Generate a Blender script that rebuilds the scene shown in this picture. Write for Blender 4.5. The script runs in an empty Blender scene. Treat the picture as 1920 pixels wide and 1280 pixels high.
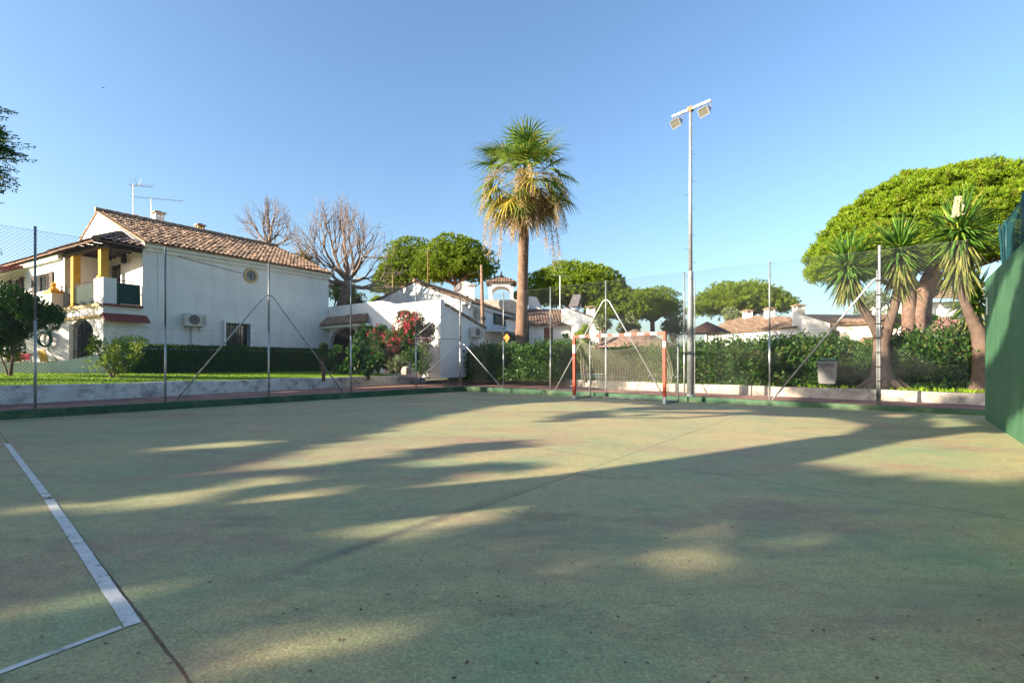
import bpy, math, random
import numpy as np
from mathutils import Vector
R = math.radians
random.seed(7)
RNG = np.random.default_rng(11)
SC = bpy.context.scene
COL = SC.collection

# ------------------------------------------------------------------ camera, sky, sun, exposure
FPX, CX, HY, CH = 926.0, 960.0, 682.0, 1.15
cd = bpy.data.cameras.new('camera')
cam = bpy.data.objects.new('camera', cd); COL.objects.link(cam)
cam.location = (0, 0, CH); cam.rotation_euler = (R(90), 0, 0)
cd.sensor_width = 36; cd.lens = FPX/1920*36; cd.shift_y = 42/1920
cd.clip_start = 0.05; cd.clip_end = 3000
SC.camera = cam
SUN_EL = 18.0
SDX, SDY = -0.92, -0.39                      # horizontal direction towards the sun
w = bpy.data.worlds.new('World'); SC.world = w; w.use_nodes = True
nt = w.node_tree; bg = nt.nodes['Background']
sky = nt.nodes.new('ShaderNodeTexSky'); sky.sky_type = 'NISHITA'; sky.sun_disc = False
sky.sun_elevation = R(SUN_EL); sky.sun_rotation = math.atan2(SDX, SDY)
sky.altitude = 0; sky.air_density = 1.2; sky.dust_density = 2.0; sky.ozone_density = 4.0
nt.links.new(sky.outputs[0], bg.inputs[0]); bg.inputs[1].default_value = 0.085
sl = bpy.data.lights.new('sun', 'SUN'); sl.energy = 5.0; sl.angle = R(0.5); sl.color = (1.0, 0.86, 0.66)
sun = bpy.data.objects.new('sun', sl); COL.objects.link(sun)
SV = Vector((SDX*math.cos(R(SUN_EL)), SDY*math.cos(R(SUN_EL)), math.sin(R(SUN_EL)))).normalized()
sun.rotation_euler = SV.to_track_quat('Z', 'Y').to_euler(); sun.location = (-20, -10, 20)
SC.view_settings.view_transform = 'Standard'; SC.view_settings.look = 'None'
SC.view_settings.gamma = 1; SC.view_settings.exposure = 1.88
SC.cycles.max_bounces = 8; SC.cycles.transparent_max_bounces = 12

# ------------------------------------------------------------------ coordinates
def wp(px, py, d): return ((px-CX)/FPX*d, d, CH+(HY-py)/FPX*d)
def gp(px, py, z=0.0):
    d = FPX*(CH-z)/(py-HY); return ((px-CX)/FPX*d, d, z)
def hit(px, P, D):
    """parameter along the plan line P + t D met by picture column px"""
    k = (px-CX)/FPX
    return (k*P[1]-P[0])/(D[0]-k*D[1])
def zat(py, y): return CH+(HY-py)/FPX*y
C0 = (-2.03, 20.9); V = (0.785, -0.62); U = (-0.62, -0.785)
def L(a, b, z=0.0): return (C0[0]+a*V[0]+b*U[0], C0[1]+a*V[1]+b*U[1], z)
COT = 1/math.tan(R(SUN_EL))
def caster(gx, gy, h):                          # the point at height h whose shadow falls on (gx, gy)
    return (gx+SDX*COT*h, gy+SDY*COT*h, h)

# ------------------------------------------------------------------ materials
def mat(name, c1, c2=None, rough=0.8, scale=4.0, bump=0.0, bscale=None, fine=0.0, metal=0.0, contrast=(0.35, 0.65), spec=0.3, c3=None, scale3=1.0):
    m = bpy.data.materials.new(name); m.use_nodes = True
    n = m.node_tree; b = n.nodes['Principled BSDF']
    b.inputs['Roughness'].default_value = rough; b.inputs['Metallic'].default_value = metal
    b.inputs['Specular IOR Level'].default_value = spec
    tc = n.nodes.new('ShaderNodeTexCoord')
    col = None
    if c2 is None: c2 = tuple(x*0.85 for x in c1)
    nz = n.nodes.new('ShaderNodeTexNoise'); nz.inputs['Scale'].default_value = scale; nz.inputs['Detail'].default_value = 6
    n.links.new(tc.outputs['Object'], nz.inputs['Vector'])
    cr = n.nodes.new('ShaderNodeValToRGB'); cr.color_ramp.elements[0].position = contrast[0]; cr.color_ramp.elements[1].position = contrast[1]
    cr.color_ramp.elements[0].color = (*c1, 1); cr.color_ramp.elements[1].color = (*c2, 1)
    n.links.new(nz.outputs['Fac'], cr.inputs['Fac']); col = cr.outputs['Color']
    if c3 is not None:
        n3 = n.nodes.new('ShaderNodeTexNoise'); n3.inputs['Scale'].default_value = scale3; n3.inputs['Detail'].default_value = 8; n3.inputs['Roughness'].default_value = 0.7
        n.links.new(tc.outputs['Object'], n3.inputs['Vector'])
        r3 = n.nodes.new('ShaderNodeValToRGB'); r3.color_ramp.elements[0].position = 0.5; r3.color_ramp.elements[1].position = 0.68
        n.links.new(n3.outputs['Fac'], r3.inputs['Fac'])
        mx = n.nodes.new('ShaderNodeMixRGB'); mx.inputs[2].default_value = (*c3, 1)
        n.links.new(r3.outputs['Color'], mx.inputs[0]); n.links.new(col, mx.inputs[1]); col = mx.outputs[0]
    n.links.new(col, b.inputs['Base Color'])
    if bump:
        nb = n.nodes.new('ShaderNodeTexNoise'); nb.inputs['Scale'].default_value = bscale or scale*6; nb.inputs['Detail'].default_value = 5
        n.links.new(tc.outputs['Object'], nb.inputs['Vector'])
        bp = n.nodes.new('ShaderNodeBump'); bp.inputs['Strength'].default_value = bump; bp.inputs['Distance'].default_value = 0.02
        n.links.new(nb.outputs['Fac'], bp.inputs['Height']); n.links.new(bp.outputs[0], b.inputs['Normal'])
    return m

def leafmat(name, c1, c2, trans=0.35, scale=1.2, rough=0.55, c3=None):
    """leaf colours vary from leaf to leaf and in patches"""
    m = bpy.data.materials.new(name); m.use_nodes = True
    n = m.node_tree; b = n.nodes['Principled BSDF']; out = n.nodes['Material Output']
    b.inputs['Roughness'].default_value = rough; b.inputs['Specular IOR Level'].default_value = 0.25
    tc = n.nodes.new('ShaderNodeTexCoord'); nz = n.nodes.new('ShaderNodeTexNoise'); nz.inputs['Scale'].default_value = scale
    n.links.new(tc.outputs['Object'], nz.inputs['Vector'])
    ge = n.nodes.new('ShaderNodeNewGeometry')
    ad = n.nodes.new('ShaderNodeMath'); ad.operation = 'MULTIPLY_ADD'; ad.inputs[1].default_value = 0.5
    n.links.new(ge.outputs['Random Per Island'], ad.inputs[0])
    m2 = n.nodes.new('ShaderNodeMath'); m2.operation = 'MULTIPLY'; m2.inputs[1].default_value = 0.5
    n.links.new(nz.outputs['Fac'], m2.inputs[0]); n.links.new(m2.outputs[0], ad.inputs[2])
    cr = n.nodes.new('ShaderNodeValToRGB')
    cr.color_ramp.elements[0].position = 0.2; cr.color_ramp.elements[1].position = 0.75
    cr.color_ramp.elements[0].color = (*c1, 1); cr.color_ramp.elements[1].color = (*c2, 1)
    if c3 is not None:
        e = cr.color_ramp.elements.new(0.68); e.color = (*c2, 1); cr.color_ramp.elements[2].color = (*c3, 1)
    n.links.new(ad.outputs[0], cr.inputs['Fac'])
    tr = n.nodes.new('ShaderNodeBsdfTranslucent'); ms = n.nodes.new('ShaderNodeMixShader'); ms.inputs[0].default_value = trans
    n.links.new(cr.outputs[0], b.inputs['Base Color']); n.links.new(cr.outputs[0], tr.inputs['Color'])
    n.links.new(b.outputs[0], ms.inputs[1]); n.links.new(tr.outputs[0], ms.inputs[2]); n.links.new(ms.outputs[0], out.inputs['Surface'])
    return m

M = {}
def streaks(m, col, amt=0.5, sx=3.0, sz=0.35, p0=0.52, p1=0.75, off=0):
    n = m.node_tree; b = n.nodes['Principled BSDF']; lk = b.inputs['Base Color'].links[0]; src = lk.from_socket
    tc = n.nodes.new('ShaderNodeTexCoord'); mp = n.nodes.new('ShaderNodeMapping'); mp.inputs['Scale'].default_value = (sx, sx, sz); mp.inputs['Location'].default_value = (off, off, off)
    nz = n.nodes.new('ShaderNodeTexNoise'); nz.inputs['Scale'].default_value = 1; nz.inputs['Detail'].default_value = 8; nz.inputs['Roughness'].default_value = 0.65
    n.links.new(tc.outputs['Object'], mp.inputs['Vector']); n.links.new(mp.outputs[0], nz.inputs['Vector'])
    rp = n.nodes.new('ShaderNodeValToRGB'); rp.color_ramp.elements[0].position = p0; rp.color_ramp.elements[1].position = p1; rp.color_ramp.elements[1].color = (amt, amt, amt, 1); n.links.new(nz.outputs['Fac'], rp.inputs['Fac'])
    mx = n.nodes.new('ShaderNodeMixRGB'); mx.inputs[2].default_value = (*col, 1); n.links.new(rp.outputs[0], mx.inputs[0]); n.links.new(src, mx.inputs[1]); n.links.new(mx.outputs[0], b.inputs['Base Color'])
    return m
M['plaster'] = mat('white_plaster', (0.77, 0.76, 0.74), (0.69, 0.68, 0.66), 0.9, 1.2, 0.25, 30)
M['cream'] = mat('cream_plaster', (0.78, 0.72, 0.62), (0.68, 0.62, 0.52), 0.9, 1.2, 0.2, 30)
M['oldplaster'] = mat('weathered_plaster', (0.62, 0.52, 0.44), (0.45, 0.36, 0.30), 0.9, 2.0, 0.3, 20, c3=(0.3, 0.24, 0.2), scale3=3)
M['stained'] = mat('stained_whitewash', (0.80, 0.78, 0.75), (0.66, 0.64, 0.61), 0.9, 2.0, 0.5, 25, c3=(0.24, 0.23, 0.21), scale3=2.5)
M['kerbwhite'] = mat('kerb_whitewash', (0.50, 0.45, 0.39), (0.36, 0.32, 0.27), 0.9, 2.0, 0.4, 25, c3=(0.22, 0.19, 0.16), scale3=2.8)
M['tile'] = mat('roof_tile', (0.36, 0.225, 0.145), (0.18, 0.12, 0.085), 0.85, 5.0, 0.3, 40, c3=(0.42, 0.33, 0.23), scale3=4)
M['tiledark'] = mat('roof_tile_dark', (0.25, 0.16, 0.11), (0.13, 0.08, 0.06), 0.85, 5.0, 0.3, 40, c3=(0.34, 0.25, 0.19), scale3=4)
M['galv'] = mat('galvanised_steel', (0.42, 0.43, 0.43), (0.32, 0.33, 0.34), 0.45, 8.0, metal=0.55)
M['darksteel'] = mat('dull_grey_steel', (0.24, 0.26, 0.27), (0.17, 0.185, 0.195), 0.5, 8.0, metal=0.4)
M['wire'] = mat('fence_wire', (0.19, 0.20, 0.21), (0.14, 0.15, 0.155), 0.5, 8.0, metal=0.3)
M['kerbgreen'] = mat('kerb_green_paint', (0.03, 0.08, 0.045), (0.05, 0.105, 0.06), 0.8, 3.0, 0.4, 30, c3=(0.12, 0.15, 0.08), scale3=1.3)
M['wallgreen'] = mat('wall_green_paint', (0.052, 0.145, 0.072), (0.043, 0.12, 0.06), 0.75, 1.5, 0.35, 18, c3=(0.07, 0.16, 0.09), scale3=0.9)
M['netgreen'] = mat('green_coated_steel', (0.010, 0.055, 0.068), (0.008, 0.045, 0.055), 0.5)
M['darkgreen'] = mat('green_screen', (0.012, 0.06, 0.045), (0.008, 0.04, 0.03), 0.7)
M['paintline'] = mat('worn_white_paint', (0.62, 0.62, 0.60), (0.50, 0.51, 0.49), 0.7, 12.0, 0.2, 60)
M['redpaint'] = mat('orange_red_paint', (0.40, 0.032, 0.006), (0.29, 0.020, 0.006), 0.45, 6.0)
M['whitepaint'] = mat('white_paint', (0.62, 0.61, 0.58), (0.48, 0.47, 0.45), 0.5, 6.0)
M['ochre'] = mat('ochre_paint', (0.60, 0.31, 0.03), (0.50, 0.25, 0.02), 0.7, 4.0)
M['ochrepale'] = mat('pale_ochre_trim', (0.52, 0.38, 0.20), (0.42, 0.30, 0.15), 0.8, 4.0)
M['redtile'] = mat('red_glazed_tile', (0.24, 0.05, 0.035), (0.15, 0.035, 0.03), 0.5, 8.0)
M['darkwood'] = mat('dark_wood', (0.07, 0.04, 0.028), (0.035, 0.022, 0.016), 0.7, 8.0)
M['brownint'] = mat('dark_brown_plaster', (0.20, 0.12, 0.09), (0.16, 0.10, 0.07), 0.9)  # the porch interior's own brown
M['iron'] = mat('black_iron', (0.02, 0.02, 0.02), (0.03, 0.028, 0.025), 0.5, metal=0.3)
M['blackin'] = mat('painted_room_dark', (0.012, 0.012, 0.014), (0.02, 0.018, 0.018), 0.6)  # near-black colour stands in for the darkness indoors
M['glass'] = mat('window_glass', (0.03, 0.035, 0.04), (0.02, 0.025, 0.03), 0.12, spec=0.8)
M['acwhite'] = mat('beige_enamel', (0.60, 0.58, 0.52), (0.52, 0.50, 0.45), 0.5)
M['acdark'] = mat('grille_dark', (0.10, 0.10, 0.10), (0.07, 0.07, 0.07), 0.6)
M['bark'] = mat('grey_brown_bark', (0.20, 0.14, 0.105), (0.10, 0.07, 0.055), 0.95, 6.0, 0.8, 18)
M['pinebark'] = mat('pine_bark', (0.22, 0.135, 0.10), (0.11, 0.07, 0.055), 0.95, 5.0, 0.9, 12)
M['yuccabark'] = mat('yucca_bark', (0.15, 0.10, 0.075), (0.10, 0.07, 0.052), 0.95, 6.0, 0.8, 20)
M['deadwood'] = mat('bare_wood', (0.27, 0.195, 0.145), (0.15, 0.11, 0.085), 0.95, 5.0, 0.4, 20)
M['pine'] = leafmat('pine_needles', (0.075, 0.15, 0.006), (0.21, 0.31, 0.012), 0.32, 1.6, c3=(0.17, 0.14, 0.03))
M['pinefar'] = leafmat('pine_needles_far', (0.075, 0.13, 0.008), (0.21, 0.29, 0.02), 0.35, 0.7)
M['hedge'] = leafmat('hedge_leaves', (0.030, 0.078, 0.010), (0.070, 0.145, 0.018), 0.25, 2.0, 0.4)
M['bush'] = leafmat('glossy_leaves', (0.016, 0.052, 0.008), (0.055, 0.13, 0.018), 0.3, 1.5, 0.45, c3=(0.13, 0.12, 0.035))
M['lightleaf'] = leafmat('light_leaves', (0.13, 0.23, 0.02), (0.34, 0.42, 0.05), 0.4, 2.0)
M['darkleaf'] = leafmat('dark_leaves', (0.015, 0.05, 0.012), (0.04, 0.11, 0.02), 0.25, 1.5)
M['olive'] = leafmat('olive_leaves', (0.09, 0.13, 0.05), (0.22, 0.26, 0.12), 0.3, 1.5)
M['yucca'] = leafmat('yucca_blades', (0.030, 0.095, 0.015), (0.11, 0.22, 0.03), 0.25, 3.0, 0.5, c3=(0.34, 0.33, 0.06))
M['yuccadry'] = leafmat('dry_yucca_blades', (0.07, 0.11, 0.03), (0.26, 0.25, 0.07), 0.25, 3.0)
M['palmgreen'] = leafmat('palm_fronds', (0.045, 0.12, 0.02), (0.20, 0.28, 0.045), 0.35, 1.0, 0.4, c3=(0.38, 0.34, 0.06))
M['palmyellow'] = leafmat('yellowing_palm_fronds', (0.16, 0.17, 0.03), (0.50, 0.36, 0.05), 0.3, 1.0, 0.5)
M['palmbrown'] = leafmat('dead_palm_fronds', (0.12, 0.08, 0.035), (0.32, 0.23, 0.10), 0.25, 1.0, 0.7)
M['straw'] = leafmat('dry_flower_stalks', (0.34, 0.24, 0.12), (0.54, 0.41, 0.22), 0.25, 2.0, 0.8)
M['palmbark'] = mat('palm_trunk', (0.22, 0.135, 0.09), (0.13, 0.08, 0.055), 0.95, 3.0, 0.8, 10)
M['pinkflower'] = leafmat('pink_blossom', (0.55, 0.03, 0.12), (0.75, 0.10, 0.12), 0.35, 2.0)
M['palepink'] = leafmat('pale_pink_blossom', (0.55, 0.25, 0.25), (0.75, 0.42, 0.40), 0.35, 2.0)
M['creamflower'] = leafmat('cream_blossom', (0.75, 0.66, 0.40), (0.88, 0.82, 0.60), 0.35, 2.0)
M['grassblade'] = leafmat('grass_blades', (0.12, 0.24, 0.004), (0.26, 0.40, 0.01), 0.3, 0.5, 0.6)
M['soil'] = mat('garden_soil', (0.16, 0.10, 0.06), (0.10, 0.07, 0.045), 0.95, 2.0, 0.6, 15, c3=(0.06, 0.11, 0.02), scale3=0.5)
M['grassbase'] = mat('grass_base', (0.09, 0.17, 0.012), (0.14, 0.21, 0.02), 0.95, 3.0, 0.6, 40)
M['earth'] = mat('far_earth', (0.13, 0.13, 0.07), (0.09, 0.10, 0.05), 0.95, 0.3, 0.3, 4)
M['water'] = mat('pool_water', (0.10, 0.42, 0.50), (0.16, 0.50, 0.58), 0.08, 3.0, 0.2, 8, spec=0.6)
M['bin'] = mat('grey_plastic', (0.20, 0.195, 0.19), (0.16, 0.155, 0.15), 0.5)
M['hose'] = mat('green_hose', (0.01, 0.06, 0.05), (0.015, 0.08, 0.06), 0.5)
M['pinkcloth'] = mat('pink_cloth', (0.80, 0.12, 0.16), (0.7, 0.09, 0.13), 0.8)
M['yellowpl'] = mat('yellow_plastic', (0.34, 0.23, 0.025), (0.28, 0.18, 0.02), 0.6)
M['signorange'] = mat('orange_plate', (0.85, 0.28, 0.02), (0.75, 0.24, 0.02), 0.5)
M['lampglass'] = mat('lamp_glass', (0.14, 0.14, 0.115), (0.10, 0.10, 0.085), 0.2, 30, spec=0.7)
M['rust'] = mat('rusty_steel', (0.30, 0.15, 0.08), (0.20, 0.10, 0.06), 0.8, 20)
M['solar'] = mat('solar_glass', (0.10, 0.09, 0.10), (0.16, 0.14, 0.14), 0.3, 6.0)
M['tank'] = mat('tank_metal', (0.45, 0.50, 0.58), (0.38, 0.42, 0.5), 0.35, 6.0, metal=0.5)
M['net'] = mat('net_cord', (0.42, 0.40, 0.32), (0.34, 0.32, 0.26), 0.8)
M['dish'] = mat('dish_grey', (0.42, 0.38, 0.34), (0.34, 0.30, 0.27), 0.6)
M['creosote'] = mat('weathered_pole_wood', (0.26, 0.16, 0.11), (0.15, 0.09, 0.07), 0.9, 8.0)
M['litter'] = leafmat('dry_litter', (0.05, 0.03, 0.02), (0.22, 0.12, 0.06), 0.1, 2.0)

streaks(M['stained'], (0.05, 0.052, 0.055), 0.8, 1.8, 3.6, 0.52, 0.72); streaks(M['kerbwhite'], (0.16, 0.14, 0.12), 0.6, 1.6, 3.5, 0.52, 0.68, 4); streaks(M['plaster'], (0.52, 0.49, 0.44), 0.45); streaks(M['wallgreen'], (0.035, 0.12, 0.055), 0.7, 2.2, 0.3, 0.45, 0.72); streaks(M['wallgreen'], (0.12, 0.26, 0.16), 0.5, 1.1, 1.6, 0.58, 0.75, 9); streaks(M['wallgreen'], (0.09, 0.22, 0.13), 0.55, 10, 1.0, 0.54, 0.70, 3); streaks(M['paintline'], (0.22, 0.25, 0.19), 0.95, 9, 9, 0.56, 0.66)
def paving_mat():
    m = bpy.data.materials.new('brick_paving'); m.use_nodes = True
    n = m.node_tree; b = n.nodes['Principled BSDF']; b.inputs['Roughness'].default_value = 0.9
    tc = n.nodes.new('ShaderNodeTexCoord'); mp = n.nodes.new('ShaderNodeMapping'); mp.inputs['Rotation'].default_value = (0, 0, math.atan2(0.62, 0.785))
    br = n.nodes.new('ShaderNodeTexBrick'); br.inputs['Scale'].default_value = 1.0
    br.inputs['Brick Width'].default_value = 0.24; br.inputs['Row Height'].default_value = 0.12; br.inputs['Mortar Size'].default_value = 0.006
    br.inputs['Color1'].default_value = (0.33, 0.155, 0.115, 1); br.inputs['Color2'].default_value = (0.23, 0.11, 0.085, 1); br.inputs['Mortar'].default_value = (0.30, 0.24, 0.20, 1)
    n.links.new(tc.outputs['Object'], mp.inputs['Vector']); n.links.new(mp.outputs[0], br.inputs['Vector'])
    nz = n.nodes.new('ShaderNodeTexNoise'); nz.inputs['Scale'].default_value = 1.6; nz.inputs['Detail'].default_value = 7
    n.links.new(tc.outputs['Object'], nz.inputs['Vector'])
    rr = n.nodes.new('ShaderNodeValToRGB'); rr.color_ramp.elements[0].color = (0.55, 0.5, 0.5, 1); rr.color_ramp.elements[1].color = (1.25, 1.2, 1.15, 1)
    rr.color_ramp.elements[0].position = 0.3; rr.color_ramp.elements[1].position = 0.7
    n.links.new(nz.outputs['Fac'], rr.inputs['Fac'])
    mx = n.nodes.new('ShaderNodeMixRGB'); mx.blend_type = 'MULTIPLY'; mx.inputs[0].default_value = 1
    n.links.new(br.outputs['Color'], mx.inputs[1]); n.links.new(rr.outputs[0], mx.inputs[2]); n.links.new(mx.outputs[0], b.inputs['Base Color'])
    return m
M['paving'] = paving_mat()

def court_mat():
    """worn green acrylic over concrete: faded patches, grit, slab joints and one scuffed joint"""
    m = bpy.data.materials.new('worn_green_court'); m.use_nodes = True
    n = m.node_tree; N = n.nodes; K = n.links; b = N['Principled BSDF']; b.inputs['Roughness'].default_value = 0.62; b.inputs['Specular IOR Level'].default_value = 0.42
    tc = N.new('ShaderNodeTexCoord'); P = tc.outputs['Object']
    def noise(scale, det=6, rough=0.55, stretch=None, off=0):
        z = N.new('ShaderNodeTexNoise'); z.inputs['Scale'].default_value = scale; z.inputs['Detail'].default_value = det; z.inputs['Roughness'].default_value = rough
        mp = N.new('ShaderNodeMapping'); mp.inputs['Location'].default_value = (off, off*0.7, 0)
        if stretch: mp.inputs['Rotation'].default_value = (0, 0, stretch[0]); mp.inputs['Scale'].default_value = (stretch[1], 1, 1)
        K.new(P, mp.inputs['Vector']); K.new(mp.outputs[0], z.inputs['Vector'])
        return z.outputs['Fac']
    def ramp(v, p0, p1, c0=(0, 0, 0), c1=(1, 1, 1)):
        r = N.new('ShaderNodeValToRGB'); r.color_ramp.elements[0].position = p0; r.color_ramp.elements[1].position = p1
        r.color_ramp.elements[0].color = (*c0, 1); r.color_ramp.elements[1].color = (*c1, 1); K.new(v, r.inputs['Fac']); return r.outputs['Color']
    def mix(f, a, c, mode='MIX'):
        x = N.new('ShaderNodeMixRGB'); x.blend_type = mode
        if isinstance(f, (int, float)): x.inputs[0].default_value = f
        else: K.new(f, x.inputs[0])
        for i, q in ((1, a), (2, c)):
            if isinstance(q, tuple): x.inputs[i].default_value = (*q, 1)
            else: K.new(q, x.inputs[i])
        return x.outputs[0]
    base = mix(ramp(noise(0.28, 5, 0.6), 0.36, 0.66), (0.273, 0.293, 0.146), (0.406, 0.318, 0.162))
    base = mix(ramp(noise(0.55, 10, 0.72, (0.9, 0.45), 3), 0.49, 0.60), base, (0.307, 0.217, 0.137))
    base = mix(ramp(noise(0.8, 10, 0.72, None, 9), 0.50, 0.72), base, (0.179, 0.272, 0.148))
    base = mix(mix(0.5, (0, 0, 0), ramp(noise(0.23, 4, 0.6, None, 21), 0.5, 0.72)), base, (0.416, 0.303, 0.162))
    base = mix(mix(0.7, (0, 0, 0), ramp(noise(1.7, 10, 0.75, (0.6, 0.35), 44), 0.56, 0.70)), base, (0.151, 0.126, 0.077))
    grit = ramp(noise(55, 3, 0.8), 0.30, 0.72, (0.60, 0.60, 0.60), (1.42, 1.42, 1.40))
    base = mix(1.0, base, grit, 'MULTIPLY')
    grit2 = ramp(noise(9, 8, 0.75, None, 5), 0.3, 0.7, (0.80, 0.80, 0.80), (1.18, 1.18, 1.18))
    base = mix(1.0, base, grit2, 'MULTIPLY')
    base = mix(1.0, base, ramp(noise(210, 2, 0.7, None, 6), 0.28, 0.72, (0.72, 0.72, 0.72), (1.28, 1.28, 1.27)), 'MULTIPLY')
    base = mix(ramp(noise(0.35, 10, 0.75, (2.3, 0.25), 61), 0.58, 0.72, (0, 0, 0), (0.8, 0.8, 0.8)), base, (0.16, 0.14, 0.115))
    base = mix(ramp(noise(2.2, 12, 0.82, (0.55, 0.12), 71), 0.655, 0.70, (0, 0, 0), (0.75, 0.75, 0.75)), base, (0.12, 0.11, 0.09))
    base = mix(ramp(noise(6.0, 10, 0.8, (2.2, 0.3), 83), 0.68, 0.72, (0, 0, 0), (0.6, 0.6, 0.6)), base, (0.40, 0.39, 0.33))
    base = mix(ramp(noise(140, 2, 0.5, None, 2), 0.70, 0.75), base, (0.42, 0.42, 0.38))
    base = mix(ramp(noise(90, 2, 0.5, None, 14), 0.715, 0.76), base, (0.05, 0.05, 0.045))
    # joints: distance to a line, its edge broken by noise
    sep = N.new('ShaderNodeSeparateXYZ'); K.new(P, sep.inputs[0])
    wob = noise(2.5, 5, 0.6, None, 31); wob2 = noise(14, 6, 0.75, None, 37)
    def math2(op, a, c=None):
        q = N.new('ShaderNodeMath'); q.operation = op
        for i, s in ((0, a), (1, c)):
            if s is None: continue
            if isinstance(s, (int, float)): q.inputs[i].default_value = s
            else: K.new(s, q.inputs[i])
        return q.outputs[0]
    def line(p, d, width, col, wobble=0.02, soft=0.5, brk=0.0, lim=None, base=None, strength=1.0):
        l = math.hypot(*d); nx, ny = -d[1]/l, d[0]/l
        s = math2('ADD', math2('MULTIPLY', sep.outputs[0], nx), math2('MULTIPLY', sep.outputs[1], ny))
        s = math2('SUBTRACT', s, nx*p[0]+ny*p[1])
        s = math2('ADD', s, math2('MULTIPLY', math2('SUBTRACT', wob, 0.5), wobble))
        s = math2('ABSOLUTE', s)
        if brk: s = math2('ADD', s, math2('MULTIPLY', math2('SUBTRACT', wob2, 0.45), brk))
        f = N.new('ShaderNodeMapRange'); f.inputs['From Min'].default_value = width; f.inputs['From Max'].default_value = width*(1-soft)
        f.inputs['To Min'].default_value = 0; f.inputs['To Max'].default_value = strength; K.new(s, f.inputs['Value']); fo = f.outputs[0]
        if lim:
            tx, ty = d[0]/l, d[1]/l
            tt = math2('SUBTRACT', math2('ADD', math2('MULTIPLY', sep.outputs[0], tx), math2('MULTIPLY', sep.outputs[1], ty)), tx*p[0]+ty*p[1])
            for e0, e1 in lim:
                g = N.new('ShaderNodeMapRange'); g.inputs['From Min'].default_value = e0; g.inputs['From Max'].default_value = e1
                K.new(tt, g.inputs['Value']); fo = math2('MULTIPLY', fo, g.outputs[0])
        return mix(fo, base, col)
    base = line((-1.655, 2.20), (0.605, 0.796), 0.10, (0.095, 0.085, 0.075), 0.05, 0.9, 0.18, [(0.2, 1.2), (3.2, 1.8)], base, 0.75)
    base = line((0, 4.29), (0.60, 0.80), 0.010, (0.085, 0.07, 0.055), 0.02, 0.5, 0.012, [(-1.2, 0.0)], base, 0.85)
    base = line((1.23, 5.98), (1.68, -1.55), 0.012, (0.085, 0.075, 0.06), 0.02, 0.5, 0.012, None, base, 0.8)
    base = line((-1.640, 2.205), (5.595, -4.895), 0.0095, (0.11, 0.05, 0.025), 0.03, 0.4, 0.014, None, base, 0.9)
    base = line(L(0, 6.2)[:2], V, 0.012, (0.09, 0.08, 0.07), 0.02, 0.5, 0.01, None, base)
    base = line(L(3.6, 0)[:2], U, 0.012, (0.10, 0.09, 0.08), 0.02, 0.5, 0.01, None, base)
    K.new(base, b.inputs['Base Color'])
    bp = N.new('ShaderNodeBump'); bp.inputs['Strength'].default_value = 0.35; bp.inputs['Distance'].default_value = 0.01
    K.new(noise(70, 4, 0.7, None, 8), bp.inputs['Height']); K.new(bp.outputs[0], b.inputs['Normal'])
    return m
M['court'] = court_mat()

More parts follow.
